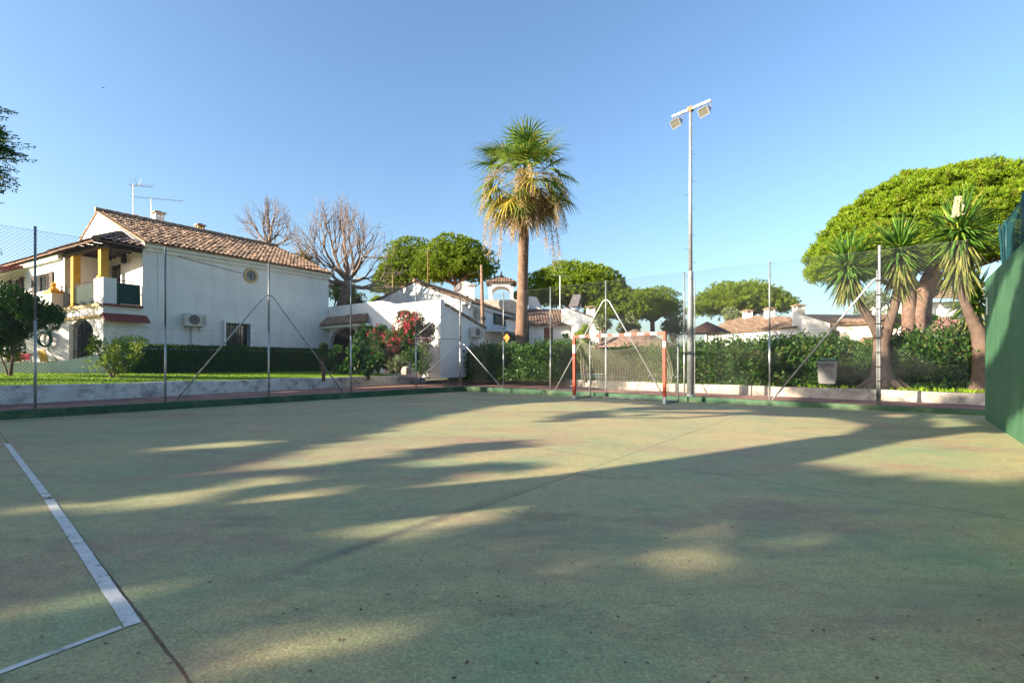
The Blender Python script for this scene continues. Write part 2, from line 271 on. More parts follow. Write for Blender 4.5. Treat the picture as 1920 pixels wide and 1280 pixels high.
# ------------------------------------------------------------------ mesh building
class Frame:
    def __init__(s, o, ang): s.o = o; s.c = math.cos(ang); s.s = math.sin(ang); s.ang = ang
    def w(s, p): return (s.o[0]+p[0]*s.c-p[1]*s.s, s.o[1]+p[0]*s.s+p[1]*s.c, s.o[2]+p[2])
ID = Frame((0, 0, 0), 0)
class MB:
    def __init__(s, fr=ID): s.v = []; s.f = []; s.mi = []; s.fr = fr; s.cur = 0
    def add(s, pts, faces):
        o = len(s.v); s.v += [s.fr.w(p) for p in pts]
        for f in faces: s.f.append(tuple(i+o for i in f)); s.mi.append(s.cur)
        return s
    def poly(s, pts): return s.add(pts, [tuple(range(len(pts)))])
    def box(s, x0, x1, y0, y1, z0, z1):
        return s.add([(x0,y0,z0),(x1,y0,z0),(x1,y1,z0),(x0,y1,z0),(x0,y0,z1),(x1,y0,z1),(x1,y1,z1),(x0,y1,z1)],
                     [(0,3,2,1),(4,5,6,7),(0,1,5,4),(1,2,6,5),(2,3,7,6),(3,0,4,7)])
    def prism(s, poly, vec):
        n = len(poly); q = [tuple(a+b for a, b in zip(p, vec)) for p in poly]
        return s.add(list(poly)+q, [tuple(range(n))[::-1], tuple(range(n, 2*n))]+[(i, (i+1) % n, (i+1) % n+n, i+n) for i in range(n)])
    def tube(s, pts, rad, n=8, cap=True):
        pts = [Vector(p) for p in pts]
        if not hasattr(rad, '__len__'): rad = [rad]*len(pts)
        ring = []; ref = Vector((0.13, 0.31, 1)).normalized()
        for i, p in enumerate(pts):
            t = (pts[min(i+1, len(pts)-1)]-pts[max(i-1, 0)]).normalized()
            if i == 0:
                a = t.cross(ref if abs(t.dot(ref)) < 0.9 else Vector((1, 0, 0))).normalized()
            else:
                a = (a-t*a.dot(t)).normalized()
            b = t.cross(a)
            ring += [tuple(p+(a*math.cos(2*math.pi*k/n)+b*math.sin(2*math.pi*k/n))*rad[i]) for k in range(n)]
        fs = [(i*n+k, i*n+(k+1) % n, (i+1)*n+(k+1) % n, (i+1)*n+k) for i in range(len(pts)-1) for k in range(n)]
        if cap: fs += [tuple(range(n))[::-1], tuple(range((len(pts)-1)*n, len(pts)*n))]
        return s.add(ring, fs)
    def bar(s, p, q, r, n=8): return s.tube([p, q], r, n)
    def lathe(s, c, prof, n=20):
        pts = [(c[0]+r*math.cos(2*math.pi*k/n), c[1]+r*math.sin(2*math.pi*k/n), c[2]+z) for r, z in prof for k in range(n)]
        fs = [(i*n+k, i*n+(k+1) % n, (i+1)*n+(k+1) % n, (i+1)*n+k) for i in range(len(prof)-1) for k in range(n)]
        fs += [tuple(range(n))[::-1], tuple(range((len(prof)-1)*n, len(prof)*n))]
        return s.add(pts, fs)

TF = {}
def finish(name, me, mats, parent, smooth):
    for m in (mats if isinstance(mats, (list, tuple)) else [mats]): me.materials.append(m)
    if smooth: me.polygons.foreach_set('use_smooth', [True]*len(me.polygons))
    o = bpy.data.objects.new(name, me); COL.objects.link(o)
    if parent is not None: o.parent = parent
    return o
def local(vs, parent, loc=None):
    """world vertices into the frame of the thing that owns them"""
    vs = np.asarray(vs, dtype=np.float64).reshape(-1, 3)
    t = (0, 0, 0, 0)
    if parent is not None:
        p = parent; t = TF.get(p.name)
        while t is None: p = p.parent; t = TF.get(p.name)
    elif loc is not None: t = (*loc, 0)
    q = vs-np.array(t[:3]); c, s = math.cos(-t[3]), math.sin(-t[3])
    return np.stack([q[:, 0]*c-q[:, 1]*s, q[:, 0]*s+q[:, 1]*c, q[:, 2]], 1)
def build(name, mb, mats, parent=None, smooth=False, label=None, loc=None):
    vs = local(mb.v, parent, loc)
    me = bpy.data.meshes.new(name); me.from_pydata([tuple(v) for v in vs], [], mb.f)
    me.polygons.foreach_set('material_index', mb.mi)
    me.update()
    o = finish(name, me, mats, parent, smooth)
    if loc is not None and parent is None: o.location = loc
    if label: o['label'] = label
    return o
def build_np(name, vs, nf, k, mats, parent=None, loc=None, mi=None):
    """vs: (nf*k, 3) world vertices, faces of k vertices each in order"""
    vs = local(vs, parent, loc)
    me = bpy.data.meshes.new(name)
    me.vertices.add(len(vs)); me.vertices.foreach_set('co', vs.astype(np.float32).ravel())
    me.loops.add(nf*k); me.loops.foreach_set('vertex_index', np.arange(nf*k, dtype=np.int32))
    me.polygons.add(nf); me.polygons.foreach_set('loop_start', np.arange(nf, dtype=np.int32)*k)
    try: me.polygons.foreach_set('loop_total', np.full(nf, k, dtype=np.int32))
    except Exception: pass
    me.update(calc_edges=True)
    o = finish(name, me, mats, parent, False)
    if mi is not None: me.polygons.foreach_set('material_index', mi)
    if loc is not None and parent is None: o.location = loc
    return o
def thing(name, label, cat, loc=(0, 0, 0), ang=0, group=None):
    o = bpy.data.objects.new(name, None); COL.objects.link(o); o.location = loc; o.rotation_euler = (0, 0, ang)
    o.empty_display_size = 0.2; o['label'] = label; o['category'] = cat
    if group: o['group'] = group
    TF[o.name] = (*loc, ang)
    return o
def tag(o, label, cat, group=None):
    o['label'] = label; o['category'] = cat
    if group: o['group'] = group
    return o
def struct(o): o['kind'] = 'structure'; return o

# ---- leaves
def unit(a): return a/np.maximum(np.linalg.norm(a, axis=1, keepdims=True), 1e-9)
def rdir(n): return unit(RNG.normal(size=(n, 3)))
def blades(P, D, Ln, W, side=None):
    n = len(P); Ln = np.broadcast_to(np.asarray(Ln, float), (n,))[:, None]; W = np.broadcast_to(np.asarray(W, float), (n,))[:, None]
    S = unit(np.cross(D, rdir(n) if side is None else side))
    return np.stack([P, P+D*Ln*0.45+S*W/2, P+D*Ln, P+D*Ln*0.45-S*W/2], 1).reshape(-1, 3)
def cloud(C, Rr, n, Ln, W, out=0.6, up=0.15, fill=0.45, grav=0.0):
    """n leaves on each lobe of centre C and radii Rr"""
    C = np.asarray(C, float); Rr = np.asarray(Rr, float)
    if Rr.ndim == 1: Rr = np.repeat(Rr[:, None], 3, 1)
    m = len(C); u = rdir(m*n); r = (fill+(1-fill)*RNG.random((m*n, 1))**0.5)
    P = np.repeat(C, n, 0)+u*np.repeat(Rr, n, 0)*r
    D = unit(u*out+rdir(m*n)*(1-out)+np.array([0, 0, up-grav]))
    return blades(P, D, Ln*RNG.uniform(0.7, 1.3, m*n), W*RNG.uniform(0.7, 1.3, m*n))
def tufts(P, D, k, Ln, W, spread=0.55):
    """k needles fanning out of each twig end P along D"""
    PP = np.repeat(P, k, 0); DD = unit(np.repeat(D, k, 0)+RNG.normal(size=(len(P)*k, 3))*spread)
    return blades(PP, DD, Ln*RNG.uniform(0.7, 1.25, len(PP)), W)

exec_later = []

# ------------------------------------------------------------------ building helpers
def panel(mb, fr, x0, x1, z0, z1, holes=(), th=0.25):
    """a wall in frame fr: face at y=0, thickness into +y, rectangular openings (xa, xb, za, zb)"""
    old = mb.fr; mb.fr = fr
    xs = sorted({x0, x1, *[h[0] for h in holes], *[h[1] for h in holes]}); zs = sorted({z0, z1, *[h[2] for h in holes], *[h[3] for h in holes]})
    for i in range(len(xs)-1):
        run = None
        for j in range(len(zs)-1):
            xc, zc = (xs[i]+xs[i+1])/2, (zs[j]+zs[j+1])/2
            if any(h[0] < xc < h[1] and h[2] < zc < h[3] for h in holes):
                if run is not None: mb.box(xs[i], xs[i+1], 0, th, run, zs[j]); run = None
            elif run is None: run = zs[j]
        if run is not None: mb.box(xs[i], xs[i+1], 0, th, run, zs[-1])
    mb.fr = old
def arch(mb, fr, xc, r, zs, ztop, th=0.25, n=12, rz=None):
    """fills the opening above an arch of radius r springing at zs, up to ztop"""
    old = mb.fr; mb.fr = fr; rz = rz or r
    for i in range(n):
        a, b = math.pi-math.pi*i/n, math.pi-math.pi*(i+1)/n
        xa, xb = xc+r*math.cos(a), xc+r*math.cos(b); za, zb = zs+rz*math.sin(a), zs+rz*math.sin(b)
        mb.add([(xa,0,za),(xb,0,zb),(xb,0,ztop),(xa,0,ztop),(xa,th,za),(xb,th,zb),(xb,th,ztop),(xa,th,ztop)],
               [(0,1,2,3),(7,6,5,4),(0,4,5,1)])
    mb.fr = old
def sub(fr, x, y, ang, z=0):
    return Frame(fr.w((x, y, z)), fr.ang+ang)
def inside(p, poly):
    c = False; n = len(poly); j = n-1
    for i in range(n):
        if (poly[i][1] > p[1]) != (poly[j][1] > p[1]) and p[0] < (poly[j][0]-poly[i][0])*(p[1]-poly[i][1])/(poly[j][1]-poly[i][1])+poly[i][0]: c = not c
        j = i
    return c
def tiles(mb, pts, per=0.24, row=0.40, amp=0.04, seg=6, under=0.07):
    """barrel tiles over a planar polygon given in world coordinates; its first edge is the eave"""
    P = [Vector(p) for p in pts]; w_ = (P[1]-P[0]).normalized(); nrm = None
    for k in range(2, len(P)):
        nrm = w_.cross(P[k]-P[0])
        if nrm.length > 1e-4: break
    nrm.normalize()
    if nrm.z < 0: nrm = -nrm
    u_ = nrm.cross(w_)
    if u_.z < 0: u_ = -u_
    q = [((p-P[0]).dot(w_), (p-P[0]).dot(u_)) for p in P]
    x0, x1 = min(a for a, b in q), max(a for a, b in q); y1 = max(b for a, b in q)
    nx = max(1, int(math.ceil((x1-x0)/per*seg))); ny = max(1, int(math.ceil(y1/row)))
    dx = (x1-x0)/nx; dy = y1/ny
    old = mb.fr; mb.fr = ID
    prof = [amp*(0.5+0.5*math.cos(2*math.pi*(i % seg)/seg)) for i in range(nx+1)]
    for j in range(ny):
        o = len(mb.v); jit = [random.uniform(-0.012, 0.012) for _ in range(nx//seg+2)]
        for lo in (0, 1):
            yy = (j+lo)*dy
            for i in range(nx+1):
                h = prof[i]+(0.028 if lo == 0 else 0)+jit[i//seg]
                p = P[0]+w_*(x0+i*dx)+u_*(yy-(0.02 if lo == 0 else 0)+jit[i//seg])+nrm*h
                mb.v.append(tuple(p))
        for i in range(nx):
            if inside((x0+(i+0.5)*dx, (j+0.5)*dy), q):
                mb.f.append((o+i, o+i+1, o+nx+1+i+1, o+nx+1+i)); mb.mi.append(mb.cur)
    if under:
        mb.prism([tuple(p-nrm*under) for p in P], tuple(nrm*(under-0.012)))
    mb.fr = old
def ridge(mb, a, b, r=0.11, n=8):
    """a run of half-round ridge tiles"""
    a, b = Vector(a), Vector(b); d = (b-a); k = max(1, int(d.length/0.4))
    old = mb.fr; mb.fr = ID
    for i in range(k):
        mb.tube([tuple(a+d*(i/k)), tuple(a+d*((i+1)/k))], [r*1.08, r*0.92], n)
    mb.fr = old
def window(parent, fr, x0, x1, z0, z1, frame_m='whitepaint', depth=0.16, bars=1, label=None):
    """a casement set back in its opening: frame, panes behind"""
    mb = MB(fr); t = 0.06
    mb.box(x0, x1, depth, depth+0.05, z0, z0+t); mb.box(x0, x1, depth, depth+0.05, z1-t, z1)
    mb.box(x0, x0+t, depth, depth+0.05, z0+t, z1-t); mb.box(x1-t, x1, depth, depth+0.05, z0+t, z1-t)
    for i in range(bars):
        x = x0+(x1-x0)*(i+1)/(bars+1); mb.box(x-t/2, x+t/2, depth+0.001, depth+0.049, z0+t, z1-t)
    o = build('window', mb, M[frame_m], parent)
    g = MB(fr); g.box(x0+t, x1-t, depth+0.02, depth+0.035, z0+t, z1-t); build('pane', g, M['glass'], o)
    return o
def chimney(parent, fr, x, y, z0, z1, s=0.3, m='plaster'):
    mb = MB(fr); mb.box(x-s, x+s, y-s, y+s, z0, z1-0.25)
    for sx in (-1, 1):
        for sy in (-1, 1): mb.box(x+sx*s*0.8-0.05, x+sx*s*0.8+0.05, y+sy*s*0.8-0.05, y+sy*s*0.8+0.05, z1-0.25, z1-0.08)
    o = build('chimney', mb, M[m], parent)
    c = MB(fr); c.box(x-s-0.08, x+s+0.08, y-s-0.08, y+s+0.08, z1-0.08, z1); c.box(x-s*0.6, x+s*0.6, y-s*0.6, y+s*0.6, z1, z1+0.07)
    build('cap', c, M['tile'], o); return o

# ------------------------------------------------------------------ ground, court, paving, kerbs
def loft(name, inner, outer_rows, m, uvn=None):
    """strip mesh between rows of points"""
    mb = MB(); rows = [inner]+outer_rows; n = len(inner)
    mb.add([p for r in rows for p in r], [(i*n+k, i*n+k+1, (i+1)*n+k+1, (i+1)*n+k) for i in range(len(rows)-1) for k in range(n-1)])
    return build(name, mb, m)
g = MB(); g.poly([(-900, -600, -0.25), (900, -600, -0.25), (900, 1400, -0.25), (-900, 1400, -0.25)])
struct(build('ground', g, M['earth']))
g = MB(); g.poly([L(-0.05, -0.05), L(-0.05, 20), L(16.0, 20), L(16.0, -0.05)]); struct(build('court', g, M['court']))

def resample(pl, n):
    d = [0]
    for a, b in zip(pl, pl[1:]): d.append(d[-1]+math.dist(a, b))
    out = []
    for i in range(n):
        s = d[-1]*i/(n-1); k = max(j for j in range(len(d)) if d[j] <= s+1e-9); k = min(k, len(pl)-2)
        f = (s-d[k])/(d[k+1]-d[k]); out.append(tuple(pl[k][q]+(pl[k+1][q]-pl[k][q])*f for q in range(len(pl[0]))))
    return out
WL = [(-20.3, -0.9), (-12.65, 12.2), (-8.9, 18.7), (-4.6, 26.2)]
FW = [(-3.6, 27.6), (1.05, 24.2), (5.4, 18.5), (10.3, 13.6), (12.7, 10.9), (17.5, 4.5)]
NS = 24
left_in = [L(-0.17, 20-20.17*i/(NS-1), 0.14) for i in range(NS)]
left_out = [(x, y, 0.14) for x, y in resample(WL, NS)]
far_in = [L(-0.17+22*i/(NS-1), -0.17, 0.15-0.05*i/(NS-1)) for i in range(NS)]
far_out = [(x, y, 0.15-0.03*i/(NS-1)) for i, (x, y) in enumerate(resample(FW, NS))]
left_in[-1] = far_in[0]
struct(loft('footpath', left_in+far_in[1:], [left_out+far_out[1:]], M['paving']))
# green kerb round the court
def kerbrun(name, P, Q, h0, h1, inward, m):
    mb = MB(); n = 14
    d = Vector((Q[0]-P[0], Q[1]-P[1], 0)); k = Vector((*inward, 0))*-0.19
    pts = []
    for i in range(n+1):
        f = i/n; p = Vector((P[0], P[1], 0))+d*f; h = h0+(h1-h0)*f+random.uniform(-0.004, 0.004)
        b = 0.012
        pts += [tuple(p+Vector((0, 0, -0.05))), tuple(p+Vector((0, 0, h-b))), tuple(p+k.normalized()*b+Vector((0, 0, h))), tuple(p+k-k.normalized()*b+Vector((0, 0, h))), tuple(p+k+Vector((0, 0, h-b))), tuple(p+k+Vector((0, 0, -0.05)))]
    fs = [(i*6+j, (i+1)*6+j, (i+1)*6+j+1, i*6+j+1) for i in range(n) for j in range(5)]
    fs += [tuple(range(6)), tuple(range(n*6, n*6+6))[::-1]]
    mb.add(pts, fs); return struct(build(name, mb, m))
kerbrun('kerb', L(0, 20), L(0, 0), 0.17, 0.20, V, M['kerbgreen'])
kerbrun('kerb', L(-0.192, 0), L(19, 0), 0.20, 0.10, U, M['kerbgreen'])
# painted lines
def strip(name, P, Q, wd, z=0.004, m='paintline'):
    P, Q = Vector(P), Vector(Q); d = (Q-P).normalized(); s = Vector((-d.y, d.x))*wd/2; mb = MB(); n = 40
    pts = []
    for i in range(n+1):
        p = P+(Q-P)*(i/n); j = [random.uniform(-0.0012, 0.0012) for _ in range(2)]
        pts += [(p.x+s.x+j[0], p.y+s.y+j[0], z), (p.x-s.x+j[1], p.y-s.y+j[1], z)]
    mb.add(pts, [(2*i, 2*i+1, 2*i+3, 2*i+2) for i in range(n)]); return struct(build(name, mb, M[m]))
strip('court_line', (-7.26, 7.10), (-4.01, 4.26), 0.055)
strip('court_line', (-3.93, 4.19), (-1.668, 2.175), 0.060)
strip('court_line', (-1.705, 2.155), (-2.9, 0.30), 0.034)
strip('court_line', (-7.30, 7.12), (-8.9, 4.7), 0.045)

# low walls holding the lawn and the far garden
def lowwall(name, pl, h0, h1, zb, th, side, m, label, cap=True):
    n = 60; pts = resample(pl, n); mb = MB(); v = []
    for i, p in enumerate(pts):
        a = pts[max(i-1, 0)]; b = pts[min(i+1, n-1)]; d = Vector((b[0]-a[0], b[1]-a[1])).normalized(); s = Vector((-d.y, d.x))*side
        h = h0+(h1-h0)*i/(n-1)+0.012*math.sin(i*0.9)+random.uniform(-0.006, 0.006); q = Vector(p); e = q+s*th
        v += [(q.x, q.y, zb-0.1), (q.x, q.y, h-0.02), (q.x+s.x*0.02, q.y+s.y*0.02, h), (e.x-s.x*0.02, e.y-s.y*0.02, h), (e.x, e.y, h-0.02), (e.x, e.y, zb-0.1)]
    mb.add(v, [(i*6+j, (i+1)*6+j, (i+1)*6+j+1, i*6+j+1) for i in range(n-1) for j in range(5)]+[tuple(range(6)), tuple(range((n-1)*6, n*6))])
    loc = (pl[0][0], pl[0][1], zb)
    return tag(build(name, mb, m, loc=loc), label, 'low wall')
lowwall('low_wall', WL, 0.62, 0.57, 0.14, 0.22, 1, M['stained'], 'low whitewashed wall with black mould stains holding up the lawn')
lowwall('low_wall', FW, 0.47, 0.40, 0.12, 0.22, 1, M['kerbwhite'], 'low cream garden wall running behind the goal and bin')

# lawn and garden levels
def offs(pl, d, side):
    n = len(pl); out = []
    for i, p in enumerate(pl):
        a = pl[max(i-1, 0)]; b = pl[min(i+1, n-1)]; t = Vector((b[0]-a[0], b[1]-a[1])).normalized(); out.append((p[0]-t.y*d*side, p[1]+t.x*d*side))
    return out
wl = resample(WL, 30)
rows = []
for d, z in ((1.5, 0.62), (3, 0.68), (5, 0.75), (7, 0.80), (10, 0.82), (16, 0.82), (30, 0.82), (60, 0.8)):
    rows.append([(x, y, z) for x, y in [(p[0]+d*(-0.86), p[1]+d*0.5) for p in wl]])
def lawn_z(x, y):
    d = (x+12.65)*(-0.86)+(y-12.2)*0.5
    return float(np.interp(d, [0.1, 1.5, 3, 5, 7, 10], [0.55, 0.62, 0.68, 0.75, 0.80, 0.82]))
struct(loft('lawn', [(p[0]-0.19, p[1]+0.11, 0.555) for p in wl], rows, M['grassbase']))
fw = resample(FW, 30); ctr = (-4, 8)
def radial(p, d):
    v = Vector((p[0]-ctr[0], p[1]-ctr[1])).normalized(); return (p[0]+v.x*d, p[1]+v.y*d)
fw2 = [(wl[-1][0]-0.1, wl[-1][1]+0.05)]+[(p[0]+0.06, p[1]+0.08) for p in fw]
rows = [[(*radial(p, d), z) for p in fw2] for d, z in ((2, 0.40), (6, 0.42), (15, 0.45), (40, 0.5), (120, 0.5), (500, 0.3))]
struct(loft('garden_ground', [(p[0], p[1], 0.36) for p in fw2], rows, M['soil']))

# grass blades on the lawn (stuff)
n = 60000
t = RNG.random(n); dd = RNG.random(n)**1.2*7.5+0.15
k = t*(len(wl)-1); ki = np.minimum(k.astype(int), len(wl)-2); fr_ = (k-ki)[:, None]; W_ = np.array(wl)
base = W_[ki]*(1-fr_)+W_[ki+1]*fr_
X = base[:, 0]-0.86*dd; Y = base[:, 1]+0.5*dd
Z = np.interp((X+12.65)*(-0.86)+(Y-12.2)*0.5, [0.1, 1.5, 3, 5, 7, 10], [0.55, 0.62, 0.68, 0.75, 0.80, 0.82])-0.005
D = unit(np.stack([RNG.normal(0, 0.35, n), RNG.normal(0, 0.35, n), np.ones(n)], 1))
o = build_np('grass', blades(np.stack([X, Y, Z], 1), D, RNG.uniform(0.03, 0.075, n), 0.016), n, 4, M['grassblade'])
o['kind'] = 'stuff'; tag(o, 'short bright green grass growing on the lawn strip', 'grass')

# ------------------------------------------------------------------ chain-link fences
FD = -0.30
def fence_line(side):
    if side == 'left': return (L(FD, 0)[:2], (-U[0], -U[1]))      # t grows away from the camera along the left side
    return (L(0, FD)[:2], V)
PL, DL = fence_line('left'); PF, DF = fence_line('far')
def lpt(t, z): return (PL[0]+DL[0]*t, PL[1]+DL[1]*t, z)
def fpt(t, z): return (PF[0]+DF[0]*t, PF[1]+DF[1]*t, z)
def post(parent, p, zb, zm, zt, r=0.026):
    mb = MB(); mb.tube([(p[0], p[1], zb), (p[0], p[1], zm)], r, 10); o = build('post', mb, M['galv'], parent, True)
    mb = MB(); mb.tube([(p[0], p[1], zm-0.02), (p[0], p[1], zt)], r*0.9, 10); mb.lathe((p[0], p[1], zt), [(r*1.05, 0), (r*1.05, 0.02), (r*0.5, 0.035)], 8)
    build('upper_tube', mb, M['darksteel'], o, True); return o
def mesh_diag(mb, f, t0, t1, z0, z1, pitch=0.078, r=0.0022):
    """crossing diagonal wires with a slight outward lay, clipped to the rectangle"""
    old = mb.fr; mb.fr = ID
    for s in (1, -1):
        k0 = int((t0-z1*1)/pitch)-2; c = math.floor((t0-(z1-z0))/pitch)*pitch
        while c < t1+(z1-z0):
            if s == 1: a, b = c, c+(z1-z0); za, zb = z0, z1
            else: a, b = c, c+(z1-z0); za, zb = z1, z0
            ta, tb = max(a, t0), min(b, t1)
            if tb-ta > 0.03:
                fa, fb = (ta-a)/(b-a), (tb-a)/(b-a)
                pa, pb = f(ta, za+(zb-za)*fa), f(tb, za+(zb-za)*fb)
                pa, pb = Vector(pa), Vector(pb); d = (pb-pa).normalized(); x = d.cross(Vector((0, 0, 1))).normalized(); y = d.cross(x); oo = x*(0.003*s)
                ring = []
                for q in (pa, pb):
                    for kk in range(3):
                        an = 2*math.pi*kk/3; ring.append(tuple(q+oo+(x*math.cos(an)+y*math.sin(an))*r))
                mb.add(ring, [(0, 1, 4, 3), (1, 2, 5, 4), (2, 0, 3, 5)])
            c += pitch
    mb.fr = old
def wire(mb, f, t0, t1, z, r=0.0028, sag=0.0, n=6):
    mb.tube([f(t0+(t1-t0)*i/n, z-sag*math.sin(math.pi*i/n)) for i in range(n+1)], r, 4)

ZT = 4.12
tl = [hit(px, PL, DL) for px in (66, 310, 504, 658, 780)]
t_corner = hit(863, PL, DL)
left = thing('chain_link_fence', 'tall wire mesh fence on steel posts between the court and the lawn', 'fence', lpt(-12, 0.14))
for t in [tl[0]-3.0, tl[0]-6.0, tl[0]-9.0]+tl[:4]: post(left, lpt(t, 0)[:2], 0.12, 2.1, ZT)
mb = MB(); mesh_diag(mb, lpt, tl[0]-9.0, tl[4]-0.04, 0.22, 4.06); build('wire_mesh', mb, M['wire'], left)
for z in (0.24, 2.05, 4.06):
    mb = MB(); wire(mb, lpt, tl[0]-9, tl[4], z, 0.003, 0.0); build('tension_wire', mb, M['wire'], left)
def brace(parent, f, t0, z0, t1, z1, r=0.021, m='galv', off=0.0):
    mb = MB(); a, b = Vector(f(t0, z0)), Vector(f(t1, z1)); d = (b-a); h = Vector((d.x, d.y, 0)).normalized()
    mb.tube([tuple(a), tuple(a+h*0.05-Vector((0, 0, 0.01))), tuple(a+h*0.10+(b-a).normalized()*0.05-Vector((0, 0, 0.02))), tuple(b)], [r*0.8, r, r, r], 8)
    build('brace', mb, M[m], parent, True)
zb_ = zat(553, lpt(tl[2], 0)[1])
brace(left, lpt, tl[2], zb_, hit(325, PL, DL), 0.14); brace(left, lpt, tl[2], zb_, hit(645, PL, DL), 0.14)

far = thing('chain_link_fence', 'tall wire mesh fence on steel posts behind the goal', 'fence', fpt(0, 0.14))
tf = [hit(px, PF, DF) for px in (944, 1032, 1136, 1283, 1443, 1649)]
for t in tf[:5]: post(far, fpt(t, 0)[:2], 0.12, 2.1, 4.0)
p_ = fpt(tf[5], 0); mb = MB(); mb.tube([(p_[0], p_[1], 0.12), (p_[0], p_[1], 4.12)], 0.03, 10); build('post', mb, M['galv'], far, True)
mb = MB(); q_ = fpt(tf[5]-0.055, 0); mb.tube([(q_[0], q_[1]-0.02, 0.12), (q_[0], q_[1]-0.02, 3.5)], 0.026, 10); dk = build('post', mb, M['darksteel'], far, True)
for z in np.arange(0.35, 3.4, 0.36):
    mb = MB(); mb.lathe(((p_[0]+q_[0])/2, (p_[1]+q_[1])/2-0.01, z), [(0.062, 0), (0.062, 0.022)], 10); build('clamp', mb, M['iron'], dk)
mb = MB(); mesh_diag(mb, fpt, t_corner*0-0.0, 15.75, 0.2, 4.0); build('wire_mesh', mb, M['wire'], far)
for z in (0.22, 2.05, 4.0):
    mb = MB(); wire(mb, fpt, 0, 15.75, z, 0.003); build('tension_wire', mb, M['wire'], far)
zb_ = zat(562, fpt(tf[2], 0)[1])
brace(far, fpt, tf[2], zb_, hit(1040, PF, DF), 0.14); brace(far, fpt, tf[2], zb_, hit(1243, PF, DF), 0.14)
brace(far, fpt, tf[5], zat(520, fpt(tf[5], 0)[1]), hit(1447, PF, DF), 0.12, 0.024)
brace(far, fpt, hit(868, PF, DF), zat(645, 21.2), hit(942, PF, DF), 0.16)
# gate bay at the corner
gate = thing('fence_gate', 'steel framed gate bay with crossed braces at the court corner', 'gate', lpt(tl[4], 0.14))
cy = (PL[0]+DL[0]*0.30, PL[1]+DL[1]*0.30)
f0, f1 = tl[4], hit(863, PL, DL) if 0 < hit(863, PL, DL)+1 < 3 else 0.3
post(gate, lpt(f0, 0)[:2], 0.12, 2.1, ZT)
post(gate, lpt(f1, 0)[:2], 0.12, 2.1, 3.95, 0.04)
yA, yB = lpt(f0, 0)[1], lpt(f1, 0)[1]
for pa, pb, nm in (((f0, zat(549, yA)), (f1, zat(560, yB)), 'crossbar'), ((f0, zat(634, yA)), (f1, zat(636, yB)), 'crossbar'),
                   ((f1, zat(563, yB)), (f0, zat(630, yA)), 'brace'), ((f1, zat(646, yB)), (f0, zat(714, yA)), 'brace')):
    mb = MB(); mb.bar(lpt(*pa), lpt(*pb), 0.019); build(nm, mb, M['galv'], gate, True)
for k in range(7):
    mb = MB(); mb.lathe((*lpt(f1, 0)[:2], 0.6+0.42*k), [(0.05, 0), (0.05, 0.03)], 8); build('clamp', mb, M['iron'], gate)
mb = MB(); mesh_diag(mb, lpt, f0+0.03, f1-0.03, 0.22, 4.0); build('wire_mesh', mb, M['wire'], gate)
# orange plate wired to the fence
p_ = fpt(hit(950, PF, DF), 0); z_ = zat(633, p_[1]); rr = 0.17
mb = MB(Frame((p_[0], p_[1]-0.03, z_), math.atan2(V[1], V[0])))
mb.prism([(-rr, 0, 0), (0, 0, -rr), (rr, 0, 0), (0, 0, rr)], (0, 0.012, 0))
o = tag(build('sign_plate', mb, M['signorange'], loc=(p_[0], p_[1]-0.03, z_)), 'small orange diamond plate fixed to the far fence near the palm', 'sign')

# ------------------------------------------------------------------ floodlight mast
pm = fpt(hit(1292, PF, DF)+0.0, 0); MX, MY = pm[0]+0.05, pm[1]+0.02
mast = thing('floodlight_mast', 'tall grey steel mast with two floodlights beside the goal', 'floodlight', (MX, MY, 0.12))
zt_ = zat(205, MY)
mb = MB(); mb.tube([(MX, MY, 0.1), (MX, MY, 4.0), (MX, MY, 4.05)], [0.105, 0.085, 0.06], 14); mb.lathe((MX, MY, 0.1), [(0.2, 0), (0.2, 0.02), (0.12, 0.03), (0.115, 0.10)], 14); build('lower_pole', mb, M['darksteel'], mast, True)
mb = MB(); mb.tube([(MX, MY, 4.0), (MX, MY, zt_)], [0.062, 0.042], 14); build('upper_pole', mb, M['galv'], mast, True)
for k in range(14):
    mb = MB(); z = 2.2+k*0.42; s = 1 if k % 2 else -1; mb.bar((MX, MY, z), (MX+s*0.16, MY-s*0.02, z), 0.008, 6); build('rung', mb, M['darksteel'], mast)
ax = Vector((0.80, -0.60, 0)); ax = Vector((0.63, -0.75, 0)).normalized()
c = Vector((MX, MY, zt_))
A_ = c-ax*0.50+Vector((0, 0, -0.0)); B_ = c+ax*0.52
mb = MB(Frame(tuple(c), math.atan2(ax.y, ax.x))); mb.box(-0.62, 0.66, -0.035, 0.035, -0.03, 0.03); build('crossarm', mb, M['galv'], mast)
mb = MB(Frame(tuple(c), math.atan2(ax.y, ax.x))); mb.box(-0.08, 0.08, -0.06, -0.036, -0.07, 0.07); mb.box(-0.08, 0.08, 0.036, 0.06, -0.07, 0.07); build('bracket', mb, M['rust'], mast)
